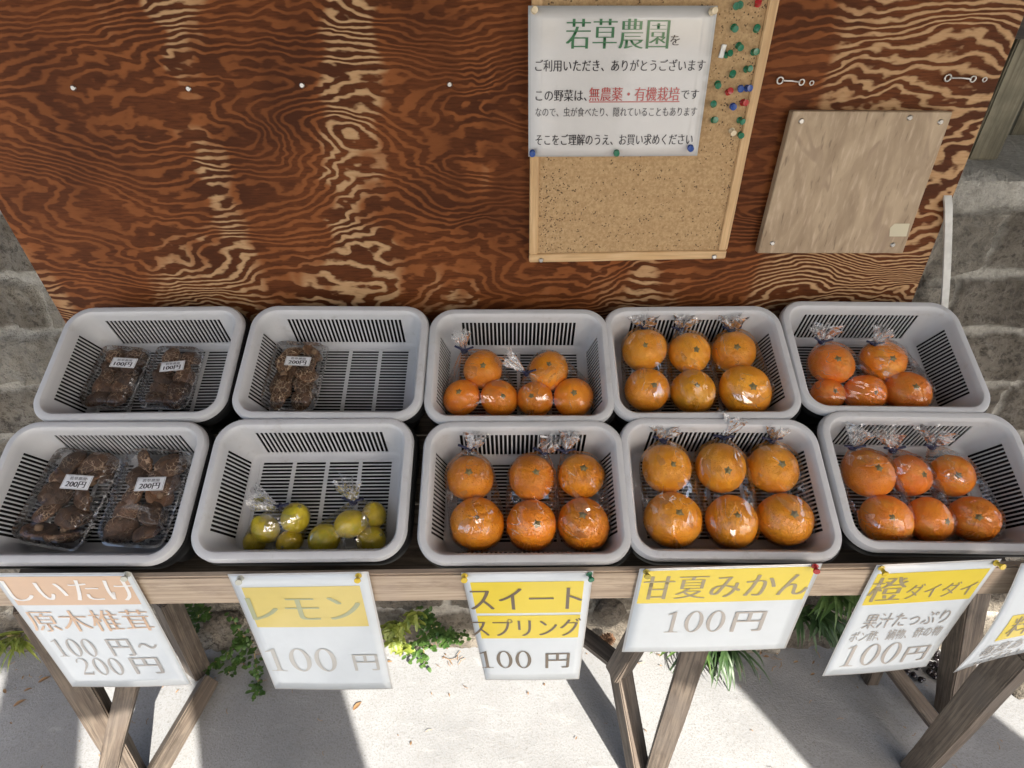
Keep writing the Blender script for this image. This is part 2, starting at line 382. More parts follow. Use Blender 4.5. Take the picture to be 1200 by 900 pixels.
def make_mush(key, a, b, crack, amt):
    g = G(key); v = g.obj(); r = g.rand()
    n = g.noise(v, 1.8, 5, .65, 0, g.math('MULTIPLY', r, 30))
    c = g.mix(g.rng(n, .35, .65), a, b)
    wv = g.node('ShaderNodeVectorMath', operation='ADD'); g.put(wv.inputs[0], v)
    nn = g.node('ShaderNodeTexNoise'); g.put(nn.inputs['Vector'], v); nn.inputs['Scale'].default_value = 2.5
    sc_ = g.node('ShaderNodeVectorMath', operation='SCALE'); g.put(sc_.inputs[0], nn.outputs['Color']); sc_.inputs['Scale'].default_value = .5
    g.put(wv.inputs[1], sc_.outputs[0])
    e = g.vor(wv.outputs[0], 2.6, 'DISTANCE_TO_EDGE')
    k = g.math('MULTIPLY', g.rng(e, .10, .03), g.rng(g.noise(v, 1.0, 2, .5, 0, g.math('MULTIPLY', r, 55)), .60 - amt * .25, .68 - amt * .2))
    c = g.mix(k, c, crack)
    z = g.sep(v)[2]
    c = g.mix(g.rng(z, .12, -.10, 0, .8), c, tuple(x * 1.7 for x in b))
    fz = g.noise(v, 14, 3, .7)
    c = g.mix(g.rng(fz, .5, .7, 0, .4), c, tuple(x * .4 for x in a))
    hs = g.node('ShaderNodeHueSaturation'); g.put(hs.inputs['Color'], c); g.put(hs.inputs['Value'], g.math('ADD', .6, g.math('MULTIPLY', g.math('FRACT', g.math('MULTIPLY', r, 23)), .9))); c = hs.outputs[0]
    MAT[key] = g.done(g.bsdf(c, .45, g.bump(g.math('SUBTRACT', g.math('ADD', n, g.math('MULTIPLY', fz, .4)), k), .9, .003)))
make_mush('shiitake', (.07, .036, .02), (.17, .09, .047), (.46, .32, .21), .55)
make_mush('cracked', (.09, .045, .022), (.19, .10, .05), (.56, .42, .28), 1.0)
plain('gill', (.34, .22, .13), .8)
plain('pebble', (.018, .014, .016), .12)
plain('cone', (.12, .062, .032), .6)
plain('rock_m', (.5, .48, .42), .9)
plain('roofm', (.16, .16, .165), .5)

# ------------------------------------------------------------------ setting: ground, stone wall
def build_ground():
    bm = bmesh.new()
    nx, ny = 90, 60
    vs = [[bm.verts.new((-2.2 + 4.4 * i / nx, -1.2 + 2.6 * j / ny, 0)) for i in range(nx + 1)] for j in range(ny + 1)]
    for j in range(ny):
        for i in range(nx): bm.faces.new((vs[j][i], vs[j][i + 1], vs[j + 1][i + 1], vs[j + 1][i]))
    for row in vs:
        for v in row:
            edge = min(1, 4 * max(0, min(v.co.x + 2.2, 2.2 - v.co.x, v.co.y + 1.2, 1.4 - v.co.y)))
            v.co.z = edge * (.006 * mn.fractal(Vector((v.co.x * 3, v.co.y * 3, 0)), 1, 2, 4))
    o = [(-2.2, -1.2), (2.2, -1.2), (2.2, 1.4), (-2.2, 1.4)]; S = 400
    far = [bm.verts.new((-S, -S, 0)), bm.verts.new((S, -S, 0)), bm.verts.new((S, S, 0)), bm.verts.new((-S, S, 0))]
    cs = [vs[0], [r[-1] for r in vs], vs[-1][::-1], [r[0] for r in vs][::-1]]
    for k in range(4):
        bm.faces.new([far[k], far[(k + 1) % 4]] + cs[k][::-1])
    bmesh.ops.recalc_face_normals(bm, faces=bm.faces)
    tag(mesh_obj('ground', bm_mesh(bm, 'ground'), MAT['concrete']), kind='structure')
build_ground()

WALL_TOP = 1.335; PY = 1.10
def wall_y(z): return .985 + .14 * min(z, 1.2) + .012 * max(0, min(1, (z - .9) / .15))
def build_wall():
    bm = bmesh.new(); lay = bm.verts.layers.float.new('mortar'); lay2 = bm.verts.layers.float.new('tint')
    CRS = [-.1, .15, .36, .58, .74, .88, 1.01, 1.135, 1.285, 1.36]
    nx, nz = 600, 200; x0, x1 = -2.3, 2.3
    grid = []
    for j in range(nz + 1):
        row = []
        for i in range(nx + 1):
            x = x0 + (x1 - x0) * i / nx; z = -.03 + (WALL_TOP + .03) * j / nz
            wx = x + .012 * mn.noise(Vector((x * 5, 1, z * 6))) + .007 * mn.noise(Vector((x * 21, 4, z * 21)))
            wz = z + .010 * mn.noise(Vector((x * 4, 7, z * 5))) + .006 * mn.noise(Vector((x * 19, 9, z * 19)))
            k = 0
            while k < len(CRS) - 2 and wz > CRS[k + 1]: k += 1
            hz = min(abs(wz - CRS[k]), abs(CRS[k + 1] - wz))
            ln = .26 + .18 * abs(math.sin(k * 4.1 + 1)); ux = wx / ln + .37 * k + .2 * math.sin(k * 9); fx_ = ux - math.floor(ux)
            hx = min(fx_, 1 - fx_) * ln
            e = min(hz, hx) + .006 * mn.noise(Vector((x * 40, 5, z * 40)))
            mort = max(0, min(1, (.012 + .010 * mn.noise(Vector((x * 7, 3, z * 7))) - e) / .006))
            if k == len(CRS) - 2: mort = 1
            cell = math.sin(math.floor(ux) * 12.9898 + k * 78.233) * 43758.5453; cell -= math.floor(cell)
            f = mn.fractal(Vector((x * 5, 2, z * 5)), 1, 2, 6)
            f2 = mn.fractal(Vector((x * 22, 2, z * 22)), .8, 2, 4)
            y = wall_y(z) + .016 * mort - .006 * f - .011 * f2 * (1 - .6 * mort) - .018 * (cell - .5) * (1 - mort)
            if z > .97: y = max(y, PY + .018)
            v = bm.verts.new((x, y, z)); v[lay] = mort; v[lay2] = cell; row.append(v)
        grid.append(row)
    for j in range(nz):
        for i in range(nx): bm.faces.new((grid[j][i], grid[j][i + 1], grid[j + 1][i + 1], grid[j + 1][i]))
    # top ledge and back
    t1 = [bm.verts.new((v.co.x, 1.22 + .01 * mn.noise(v.co * 9), WALL_TOP + .012 + .012 * mn.noise(v.co * 14))) for v in grid[-1]]
    t2 = [bm.verts.new((v.co.x, 1.62, WALL_TOP + .02)) for v in grid[-1]]
    t3 = [bm.verts.new((v.co.x, 1.62, -.03)) for v in grid[-1]]
    for v in t1 + t2: v[lay] = 1
    for A, B in ((grid[-1], t1), (t1, t2), (t2, t3)):
        for i in range(nx): bm.faces.new((A[i], A[i + 1], B[i + 1], B[i]))
    bm.faces.new([r[0] for r in grid] + [t1[0], t2[0], t3[0]]); bm.faces.new([r[-1] for r in grid][::-1] + [t3[-1], t2[-1], t1[-1]])
    bmesh.ops.recalc_face_normals(bm, faces=bm.faces)
    o = mesh_obj('stone_wall', bm_mesh(bm, 'stone_wall', True, 60), MAT['stone'])
    tag(o, 'rough grey stone wall with pale mortar behind the plywood and under the table', 'wall')
build_wall()

def stick(name, p0, p1, w, t, mat, parent=None, roll=0, bev=.003, ref=(0, -1, 0)):
    """a squared timber from p0 to p1; w across, t along ref"""
    p0, p1 = Vector(p0), Vector(p1); z = (p1 - p0).normalized(); L = (p1 - p0).length
    y = Vector(ref) - z * Vector(ref).dot(z); y.normalize(); x = y.cross(z)
    M = Matrix((x, y, z)).transposed().to_4x4() @ Matrix.Rotation(roll, 4, 'Z'); M.translation = (p0 + p1) / 2
    bm = box_bm(w, t, L, 0)
    bmesh.ops.subdivide_edges(bm, edges=[e for e in bm.edges if abs(e.verts[0].co.z - e.verts[1].co.z) > L * .5], cuts=10, use_grid_fill=True)
    sd = rnd.random() * 50
    for v in bm.verts:
        d = Vector((mn.noise(Vector((v.co.z * 5 + sd, 0, v.co.x * 9))), mn.noise(Vector((v.co.z * 5, sd, v.co.y * 9))), 0))
        v.co += d * min(w, t) * .06
    bmesh.ops.bevel(bm, geom=[e for e in bm.edges if e.calc_face_angle(0) > .8], offset=bev, segments=2, affect='EDGES')
    return mesh_obj(name, bm_mesh(bm, name, True, 35), mat, parent, M)

# things behind the wall, right of the panel
pt = onY(1160, 150, 1.36)
t = empty('timber_post', Vector((pt.x, 1.36, WALL_TOP)), 'pale greenish timber post standing on the wall ledge at the right', 'post')
stick('post_timber', (pt.x - .01, 1.36, WALL_TOP + .012), (pt.x + .005, 1.36, 2.36), .07, .06, MAT['greypost'], t)
stick('lintel', (pt.x - .25, 1.30, 1.70), (pt.x + 1.4, 1.30, 1.70), .04, .24, MAT['dark'], t, ref=(0, 0, 1))
bmw = bmesh.new()
for i in range(24):
    box_bm(.19, .022, 2.3, .003, -2.3 + .2 * i, 0 + .004 * (i % 3), 1.15, bmw)
bw = mesh_obj('shed_back_wall', bm_mesh(bmw, 'shed_back_wall', True, 35), MAT['greypost'], None, Matrix.Translation((0, 1.70, 0)))
tag(bw, 'weathered upright board wall in the dim gap above the stone ledge', 'wall')

# ------------------------------------------------------------------ roof (out of frame), and unseen plank blockers added to shape the ground shade
def build_roof():
    bm = bmesh.new(); n = 240
    ed = {}
    L, Rr = -2.4, 3.2
    a = [];
    for row, (y, zz) in enumerate(((1.74, 2.30), (-1.0, 2.32))):
        r = []
        for i in range(n + 1):
            x = L + (Rr - L) * i / n
            yy = y if row == 0 else -1.20 + .10 * (x - .95)
            r.append(bm.verts.new((x, yy, zz + .009 * math.sin(i * 1.35))))
        a.append(r)
    for i in range(n): bm.faces.new((a[0][i], a[1][i], a[1][i + 1], a[0][i + 1]))
    o = mesh_obj('corrugated_roof', bm_mesh(bm, 'corrugated_roof'), MAT['roofm'])
    md = o.modifiers.new('thickness', 'SOLIDIFY'); md.thickness = .004
    tag(o, 'grey corrugated roof sheet over the stall', 'roof')
    def panel(x0, x1, name, label, cat):  # plank blockers added out of view, each casting one strip of ground shade
        b = bmesh.new(); k = max(1, round((x1 - x0) / .14)); wd_ = (x1 - x0) / k
        for i in range(k): box_bm(wd_ - .0005, .025, 2.26, .002, x0 + wd_ * (i + .5), 0, 1.13, b)
        p = mesh_obj(name, bm_mesh(b, name, True, 35), MAT['leg'], None, Matrix.Translation((0, -1.0, 0))); tag(p, label, cat)
    panel(-.41, -.183, 'narrow_shade_blocker', 'narrow unseen plank blocker added to shade a strip of ground', 'post')
    panel(.141, .56, 'wide_shade_blocker', 'wide unseen plank blocker added for the shade of the photographer', 'blocker')  # added blocker standing in for the photographer's body
    panel(1.71, 2.34, 'broad_shade_blocker', 'broad unseen plank blocker added to shade the ground at the right', 'screen')
build_roof()

# ------------------------------------------------------------------ plywood panel with screws and hook plates
PY = 1.10
def ply_prism(name, cs, y0, y1, mat, parent=None, bev=.0015, org=None):
    """corners (x,z) anticlockwise seen from the camera; front y0, back y1"""
    bm = bmesh.new()
    f = [bm.verts.new((x, y0, z)) for x, z in cs]; b = [bm.verts.new((x, y1, z)) for x, z in cs]; n = len(cs)
    bm.faces.new(f); bm.faces.new(b[::-1])
    for i in range(n): bm.faces.new((f[i], b[i], b[(i + 1) % n], f[(i + 1) % n]))
    bmesh.ops.recalc_face_normals(bm, faces=bm.faces)
    bmesh.ops.bevel(bm, geom=bm.edges[:], offset=bev, segments=1, affect='EDGES')
    return mesh_obj(name, bm_mesh(bm, name, True, 30), mat, parent)
ply = empty('plywood_panel', Vector((0, PY, 1.03)), 'large reddish brown stained plywood sheet with swirling grain behind the baskets', 'panel')
ply_prism('plywood_sheet', [(-.982, 1.02), (.864, 1.02), (.838, 1.93), (-1.06, 1.93)], PY, PY + .012, MAT['ply'], ply)
def screw_mesh():
    bm = revolve([(0, .0022), (.0034, .0022), (.0048, .0008), (.005, 0)], 16)
    box_bm(.0052, .0012, .0012, 0, 0, 0, .0022, bm); box_bm(.0012, .0052, .00125, 0, 0, 0, .0022, bm)
    return bm_mesh(bm, 'screw', True, 40)
FACE = Matrix.Rotation(math.pi / 2, 4, 'X')          # local +Z looks towards the camera side (-Y)
SCREW = screw_mesh(); SCREW.materials.append(MAT['metal'])
def face_at(px, py, y):
    p = onY(px, py, y); M = FACE.copy(); M.translation = p; return M
for px, py in ((86, 103), (221, 104), (354, 100), (527, 99)): mesh_obj('screw', SCREW, None, ply, face_at(px, py, PY))
for (ax, ay), (bx, by) in (((913, 94), (950, 97)), ((1109, 91), (1152, 93))):
    a = onY(ax, ay, PY); b = onY(bx, by, PY); h = empty('hook_plate', a); h.parent = ply; h.matrix_basis = ply.matrix_basis.inverted() @ Matrix.Translation(a)
    d = b - a
    def ring(c, r, tk):
        pts = [c + Vector((math.cos(2 * math.pi * k / 14) * r, -.004, math.sin(2 * math.pi * k / 14) * r)) for k in range(15)]
        return tube(pts, tk, 6)
    bm = ring(a, .0052, .0015); ring(a + d * .68, .0045, .0014).to_mesh(tm := bpy.data.meshes.new('t')); bm.from_mesh(tm)
    tube([a + Vector((.006, -.005, 0)), a + d * .35 + Vector((0, -.007, .001)), a + d * .62 + Vector((0, -.005, 0))], .0016, 6).to_mesh(tm := bpy.data.meshes.new('t')); bm.from_mesh(tm)
    ring(b, .0034, .001).to_mesh(tm := bpy.data.meshes.new('t')); bm.from_mesh(tm)
    mesh_obj('hook', bm_mesh(bm, 'hook', True, 50), MAT['metal'], h)

# small weathered board
BY0 = 1.076
sb = empty('square_board', Vector((.65, BY0, 1.21)), 'square weathered tan board screwed to the plywood at the right', 'board')
cs = [(p.x, p.z) for p in (onY(888, 297, BY0), onY(1058, 297, BY0), onY(1117, 131, BY0), onY(930, 130, BY0))]
o = ply_prism('board_sheet', cs, BY0, BY0 + .018, MAT['board'], sb)
for px, py in ((939, 142), (1102, 143), (905, 285), (1046, 287), (1066, 138)): mesh_obj('screw', SCREW, None, sb, face_at(px, py, BY0))
ply_prism('tape_scrap', [(p.x, p.z) for p in (onY(1042, 277, BY0), onY(1062, 277, BY0), onY(1066, 262, BY0), onY(1048, 262, BY0), onY(1043, 267, BY0))], BY0 - .0006, BY0 - .0001, MAT['tape'], sb, 0.0001)

# cork board
CY = 1.074
ck = empty('cork_board', Vector((.23, CY, 1.19)), 'light wood framed cork notice board hung on the plywood', 'notice board')
bl, br = onY(620, 308, CY), onY(850, 303, CY)
tl = Vector((bl.x - .004, CY, bl.z + .60)); tr = Vector((br.x - .003, CY, br.z + .60))
fw = .017
def quad(cs, y0, y1, name, mat): return ply_prism(name, cs, y0, y1, mat, ck)
X0, X1, Z0, Z0r, Z1 = bl.x, br.x, bl.z, br.z, tl.z
o = ply_prism('cork_sheet', [(X0 + fw * .8, Z0 + fw * .8), (X1 - fw * .8, Z0r + fw * .8), (tr.x - fw * .8, tr.z - fw * .8), (tl.x + fw * .8, tl.z - fw * .8)], CY + .005, CY + .02, MAT['cork'], ck)
stick('frame_rail', (X0, CY + .011, Z0 + fw / 2), (X1, CY + .011, Z0r + fw / 2), fw, .022, MAT['frame'], ck, bev=.0015)
stick('frame_rail', (tl.x, CY + .011, tl.z - fw / 2), (tr.x, CY + .011, tr.z - fw / 2), fw, .022, MAT['frame'], ck, bev=.0015)
stick('frame_stile', (X0 + fw / 2, CY + .0105, Z0 + fw + .0004), (tl.x + fw / 2, CY + .0105, tl.z - fw - .0004), fw, .021, MAT['frame'], ck, bev=.0015)
stick('frame_stile', (X1 - fw / 2, CY + .0105, Z0r + fw + .0004), (tr.x - fw / 2, CY + .0105, tr.z - fw - .0004), fw, .021, MAT['frame'], ck, bev=.0015)
for px, py in ((634, 305), (837, 301)): mesh_obj('screw', SCREW, None, ck, face_at(px, py, CY - .0005))
CF = CY + .005                                         # cork face

# push pins
PINM = {}
def pin_mesh(kind):
    if kind not in PINM:
        PINM[kind] = bm_mesh(revolve([(0, 0), (.0052, 0), (.0056, .001), (.0034, .0028), (.003, .0075), (.0048, .0095), (.0055, .011), (.005, .0125), (0, .013)], 18), 'push_pin', True, 50)
        PINM[kind].materials.append(MAT['pin_' + kind])
    return PINM[kind]
def pin(px, py, y, kind, label, group, tilt=(0, 0)):
    p = onY(px, py, y - .006); M = Matrix.Translation((p.x, y, p.z)) @ Matrix.Rotation(R(tilt[0]), 4, 'Z') @ Matrix.Rotation(R(tilt[1]), 4, 'X') @ FACE
    return tag(mesh_obj('push_pin', pin_mesh(kind), None, None, M), label, 'push pin', group)
def Zp(x, y): return 600 + x / 2.813, y / 2.813
CP = 'push pins stuck in the cork board'
for x, y, k, lab in (
    (744, 20, 'green', 'green push pin, left one of the touching pair at the cork top'), (756, 17, 'green', 'green push pin, right one of the touching pair at the cork top'),
    (815, 12, 'red', 'red push pin at the top right corner of the cork'), (735, 90, 'green', 'green push pin in the second row, left of its row mate'),
    (810, 96, 'green', 'green push pin in the second row, beside the frame'), (750, 150, 'green', 'green push pin just above and right of the white tag'),
    (800, 172, 'green', 'green push pin beside the right frame, level with the white tag'), (708, 182, 'green', 'green push pin tucked against the white tag'),
    (775, 229, 'green', 'green push pin midway down near the frame above the blue pair'), (730, 247, 'green', 'green push pin midway down, left of the one near the frame'),
    (681, 277, 'green', 'green push pin closest to the notice, left of the blue pair'), (757, 292, 'blue', 'blue push pin, left one of the touching blue pair'),
    (778, 292, 'blue', 'blue push pin, right one of the touching blue pair'), (715, 305, 'red', 'red push pin left of the blue pair, near the notice'),
    (668, 345, 'green', 'green push pin beside the notice edge, upper of two in line'), (764, 339, 'red', 'red push pin just below the blue pair'),
    (731, 351, 'blue', 'single blue push pin left of the lower red pin'), (668, 397, 'green', 'green push pin beside the notice edge, lower of two in line'),
    (753, 397, 'green', 'green push pin below the lower red pin'), (757, 445, 'green', 'lowest green push pin on the cork'),
    (728, 432, 'cream', 'cream push pin beside the lowest green pin')):
    px, py = Zp(x, y); pin(px, py, CF, k, lab, CP, (rnd.uniform(-22, 22), rnd.uniform(-18, 18)))
p = onY(846, 60, CF); tag(mesh_obj('paper_tag', bm_mesh(box_bm(.008, .004, .020, .001), 'paper_tag'), MAT['pin_white'], None, Matrix.Translation((p.x, CF - .0025, p.z)) @ Matrix.Rotation(R(8), 4, 'Y')), 'small white tag stuck on the cork among the pins', 'tag')

# ------------------------------------------------------------------ signs with lettering
def text_mesh(body, offset=0.0):
    cu = bpy.data.curves.new('lettering', 'FONT'); cu.body = body; cu.size = 1; cu.offset = offset; cu.resolution_u = 3
    ob = bpy.data.objects.new('lettering', cu); COL.objects.link(ob)
    dg = bpy.context.evaluated_depsgraph_get(); me = bpy.data.meshes.new_from_object(ob.evaluated_get(dg))
    bpy.data.objects.remove(ob); bpy.data.curves.remove(cu)
    return me
def digit_bm(body):
    """upright roman figures with thick sides and thin tops"""
    bm = bmesh.new(); x = 0
    for ch in body:
        if ch == '0':
            n = 40; o = []; i_ = []
            for k in range(n):
                a = 2 * math.pi * k / n
                o.append(bm.verts.new((x + .27 + .235 * math.cos(a), .365 + .375 * math.sin(a), 0)))
                i_.append(bm.verts.new((x + .27 + .135 * math.cos(a), .365 + .345 * math.sin(a), 0)))
            for k in range(n): bm.faces.new((o[k], o[(k + 1) % n], i_[(k + 1) % n], i_[k]))
            x += .56
        elif ch == '1':
            for pts in (((.225, .02), (.315, .02), (.315, .735), (.225, .70)), ((.09, 0), (.45, 0), (.45, .02), (.09, .02)), ((.225, .70), (.315, .735), (.29, .735), (.10, .645), (.10, .62), (.225, .655)), ((.185, .02), (.225, .02), (.225, .06)), ((.315, .02), (.355, .02), (.315, .06))):
                bm.faces.new([bm.verts.new((x + p, q, .00003 * len(pts))) for p, q in pts])
            x += .54
        else:
            path = [(.075, .54, .03), (.085, .62, .045), (.14, .695, .03), (.24, .725, .022), (.34, .70, .05), (.40, .62, .085), (.40, .52, .09), (.35, .40, .075), (.25, .27, .05), (.14, .14, .03), (.07, .045, .025)]
            prev = None
            for k, (px_, py_, w) in enumerate(path):
                a = Vector(path[min(k + 1, len(path) - 1)][:2]) - Vector(path[max(k - 1, 0)][:2]); nrm_ = Vector((-a.y, a.x)).normalized() * (w / 2)
                row = [bm.verts.new((x + px_ + nrm_.x, py_ + nrm_.y, 0)), bm.verts.new((x + px_ - nrm_.x, py_ - nrm_.y, 0))]
                if prev: bm.faces.new((prev[0], prev[1], row[1], row[0]))
                prev = row
            bm.faces.new([bm.verts.new((x + p, q, .00006)) for p, q in ((.05, 0), (.44, 0), (.48, .17), (.455, .17), (.42, .085), (.07, .075))])
            x += .56
    for f in bm.faces:
        f.normal_update()
        if f.normal.z < 0: f.normal_flip()
    ys = [v.co.y for v in bm.verts]; xs = [v.co.x for v in bm.verts]
    return bm, (min(xs), max(xs), min(ys), max(ys))
def letter_verts(body, brush=.022, off=None):
    if off is None: off = -.016 if brush > .021 else -.006
    """brush lettering: thin strokes laid three times side by side thicken the uprights only"""
    me = text_mesh(body, off); bm = bmesh.new()
    xs = [v.co.x for v in me.vertices]; ys = [v.co.y for v in me.vertices]
    for k, dx in enumerate((-brush, 0, brush) if brush else (0,)):
        n0 = len(bm.verts); bm.from_mesh(me); bm.verts.ensure_lookup_table()
        for v in bm.verts[n0:]: v.co.x += dx; v.co.z += k * .0001
    bpy.data.meshes.remove(me); bm.verts.ensure_lookup_table()
    x0, x1 = min(xs) - brush, max(xs) + brush; y0, y1 = min(ys), max(ys)
    return bm, (x0, x1, y0, y1)

class Sign:
    def __init__(s, name, label, cat, corners_px, y, paper, bulge=None, group=None, lam=True):
        s.y = y; s.C = [onY(px, py, y) for px, py in corners_px]          # TL TR BR BL
        s.bulge = bulge or (lambda u, v: 0)
        c = sum(s.C, Vector()) / 4
        s.root = empty(name, c, label, cat, group)
        s.patch('sheet', 0, 1, 0, 1, 0, paper, 1)
        if lam: s.patch('laminate', -.014, 1.014, -.012, 1.012, -.0006, MAT['laminate'], 1)
    def pos(s, u, v, off=0):
        a = s.C[0].lerp(s.C[1], u); b = s.C[3].lerp(s.C[2], u); p = a.lerp(b, v)
        return Vector((p.x, s.y - off - s.bulge(u, v), p.z))
    def uv(s, px, py):
        p = onY(px, py, s.y); u = v = .5
        for _ in range(12):
            q = s.pos(u, v); du = (s.pos(u + .01, v) - q) / .01; dv = (s.pos(u, v + .01) - q) / .01
            ex, ez = p.x - q.x, p.z - q.z; D = du.x * dv.z - dv.x * du.z
            u += (ex * dv.z - dv.x * ez) / D; v += (du.x * ez - ex * du.z) / D
        return u, v
    def patch(s, name, u0, u1, v0, v1, off, mat, thick=0):
        bm = bmesh.new(); n = 14
        g = [[bm.verts.new(s.pos(u0 + (u1 - u0) * i / n, v0 + (v1 - v0) * j / n, off)) for i in range(n + 1)] for j in range(n + 1)]
        for j in range(n):
            for i in range(n): bm.faces.new((g[j][i], g[j + 1][i], g[j + 1][i + 1], g[j][i + 1]))
        o = mesh_obj(name, bm_mesh(bm, name), mat, s.root)
        if thick: md = o.modifiers.new('thickness', 'SOLIDIFY'); md.thickness = .0004; md.offset = -1
        return o
    def band_px(s, pts, mat, off=.0005, u=None):
        uvs = [s.uv(*p) for p in pts]; us = sorted(a for a, b in uvs); vs = sorted(b for a, b in uvs)
        n = len(us) // 2
        s.patch('printed_band', u[0] if u else sum(us[:n]) / n, u[1] if u else sum(us[n:]) / n, sum(vs[:n]) / n, sum(vs[n:]) / n, off, mat)
    def line(s, body, x0, x1, y0, y1, ink, brush=.022, off=.0010):
        xm, ym = (x0 + x1) / 2, (y0 + y1) / 2
        u0, u1 = s.uv(x0, ym)[0], s.uv(x1, ym)[0]; v0, v1 = s.uv(xm, y0)[1], s.uv(xm, y1)[1]
        bm, (a, b, c, d) = digit_bm(body) if body.isdigit() and body.isascii() else letter_verts(body, brush)
        for vtx in bm.verts:
            uu = u0 + (u1 - u0) * (vtx.co.x - a) / (b - a); vv = v1 + (v0 - v1) * (vtx.co.y - c) / (d - c)
            vtx.co = s.pos(uu, vv, off + vtx.co.z)
        return mesh_obj('lettering', bm_mesh(bm, 'lettering', False), MAT['ink_' + ink], s.root)

NY = CY - .004
S = Sign('notice', 'white laminated notice with green heading and black and red lines pinned to the cork', 'notice', [(622, 9), (838, 9), (815, 181), (622, 182)], NY, MAT['noticepaper'], lambda u, v: .002 * math.sin(u * 3.1) + .0015 * math.sin(v * 5), lam=True)
S.line('若草農園', 663, 784, 22, 57, 'green', .03); S.line('を', 785, 796, 41, 53, 'black', .015)
S.line('ご利用いただき、ありがとうございます', 627, 826, 69.5, 83.5, 'black', .02)
S.line('この野菜は、', 627.5, 687.6, 105, 118.5, 'black', .02); S.line('無農薬・有機栽培', 690, 796, 102, 118, 'red', .02); S.line('です', 797.8, 818.5, 105, 116, 'black', .015)
S.band_px([(690, 118.6), (796, 118.6), (690, 119.7), (796, 119.7)], MAT['ink_red'], .0009)
S.line('なので、虫が食べたり、隠れていることもあります', 627.5, 816.5, 125.5, 136.5, 'darkgrey', .012)
S.line('そこをご理解のうえ、お買い求めください', 627.5, 812, 157, 170, 'black', .02)
SP = 'push pins holding the notice'
for px, py, k, lab in ((626, 12, 'cream', 'cream push pin at the top left corner of the notice'), (835, 13.5, 'cream', 'cream push pin at the top right corner of the notice'), (624, 179.5, 'blue', 'blue push pin at the bottom left corner of the notice'), (723, 179.5, 'green', 'green push pin at the middle of the notice bottom edge'), (810, 173.5, 'blue', 'blue push pin at the bottom right corner of the notice')):
    pin(px, py, NY - .001, k, lab, SP, (rnd.uniform(-10, 10), rnd.uniform(-8, 8)))

BEAMY = .594                                           # front face of the table beam
SY = BEAMY - .004
curl = lambda a, b: (lambda u, v: .002 + .35 * (a * v * v + b * math.sin(u * math.pi) * v))
SG = 'price signs pinned along the table beam'
S1 = Sign('price_sign', 'white price sign with a peach band and white lettering, leftmost on the beam', 'sign', [(-8, 673), (153, 672), (224, 798), (88, 800)], SY, MAT['paper'], curl(.012, .006), SG)
S1.band_px([(0, 675), (156, 673), (20, 708), (168, 706)], MAT['ink_peach'], u=(.03, .965))
S1.line('しいたけ', 9, 160, 678, 702, 'white', .03); S1.line('原木椎茸', 35, 179, 713, 737, 'peach', .025)
S1.line('100', 66, 114, 746, 766, 'grey'); S1.line('円', 130, 157, 746, 765, 'grey', .02); S1.line('～', 163, 186, 751, 757, 'grey', .02); S1.line('200', 95, 146, 767.5, 786.5, 'grey'); S1.line('円', 157.5, 191, 767, 785, 'grey', .02)
S2 = Sign('price_sign', 'white price sign with a yellow band and faded pale grey 100, under the lemon basket', 'sign', [(270, 674), (430, 671), (459, 803), (325, 803)], SY, MAT['paper'], curl(.010, .005), SG)
S2.band_px([(281, 688), (422, 684), (299, 733), (432, 732)], MAT['ink_paleyellow'], u=(.05, .93))
S2.line('レモン', 292, 424, 698, 724, 'teal', .035); S2.line('100', 315, 395, 757, 783, 'palegrey', .03); S2.line('円', 415, 444.5, 764, 782, 'palegrey', .02)
S3 = Sign('price_sign', 'white price sign with two yellow bands one above the other', 'sign', [(543, 672), (693, 670), (677, 792), (570, 793)], SY, MAT['paper'], curl(.008, .004), SG)
S3.band_px([(547, 680.5), (684, 680), (550, 717), (682, 716)], MAT['ink_yellow'], u=(.04, .95)); S3.band_px([(549, 720), (682, 718.5), (551, 746), (680, 745)], MAT['ink_yellow'], u=(.04, .95))
S3.line('スイート', 549.5, 682, 687.5, 712, 'brown', .03); S3.line('スプリング', 551, 680, 723, 743, 'brown', .03)
S3.line('100', 563, 622.5, 760, 779.5, 'brown', .03); S3.line('円', 639, 667, 762.5, 779, 'brown', .02)
S4 = Sign('price_sign', 'wide white price sign with one yellow band edge to edge at its top', 'sign', [(752, 667), (960, 661), (917, 756), (731, 760)], SY, MAT['paper'], curl(.010, .006), SG)
S4.band_px([(756, 668), (955, 662), (748, 705), (942, 701)], MAT['ink_yellow'], u=(.012, .985))
S4.line('甘夏みかん', 753, 947, 671.5, 698, 'tan', .03); S4.line('100', 780, 848, 713.5, 737, 'greybrown', .035); S4.line('円', 857.5, 894, 714, 736, 'greybrown', .02)
S5 = Sign('price_sign', 'white price sign with a yellow band over three grey lines, beside the wide sign', 'sign', [(1028, 663), (1170, 656), (1082, 776), (964, 787)], SY, MAT['paper'], curl(.014, .007), SG)
S5.band_px([(1022, 672), (1160, 664), (1010, 709), (1140, 698)], MAT['ink_yellow'], u=(.03, .97))
S5.line('橙', 1018, 1059, 675, 702, 'tan', .03); S5.line('ダイダイ', 1062, 1139, 681, 697, 'tan', .022)
S5.line('果汁たっぷり', 1013, 1108, 714.5, 730.5, 'greybrown', .010); S5.line('ポン酢、鍋物、酢の物', 997, 1098, 734, 745, 'greybrown', .006)
S5.line('100', 988.5, 1050, 751, 773.5, 'greybrown', .035); S5.line('円', 1057, 1083, 753.5, 769, 'greybrown', .02)
S6 = Sign('price_sign', 'white sign with a small yellow patch curling at the right end of the beam', 'sign', [(1196, 660), (1340, 650), (1234, 756), (1108, 770)], SY - .004, MAT['paper'], lambda u, v: .004 + .022 * (1 - u) * (1 - u) * v + .012 * math.sin(v * 3), SG)
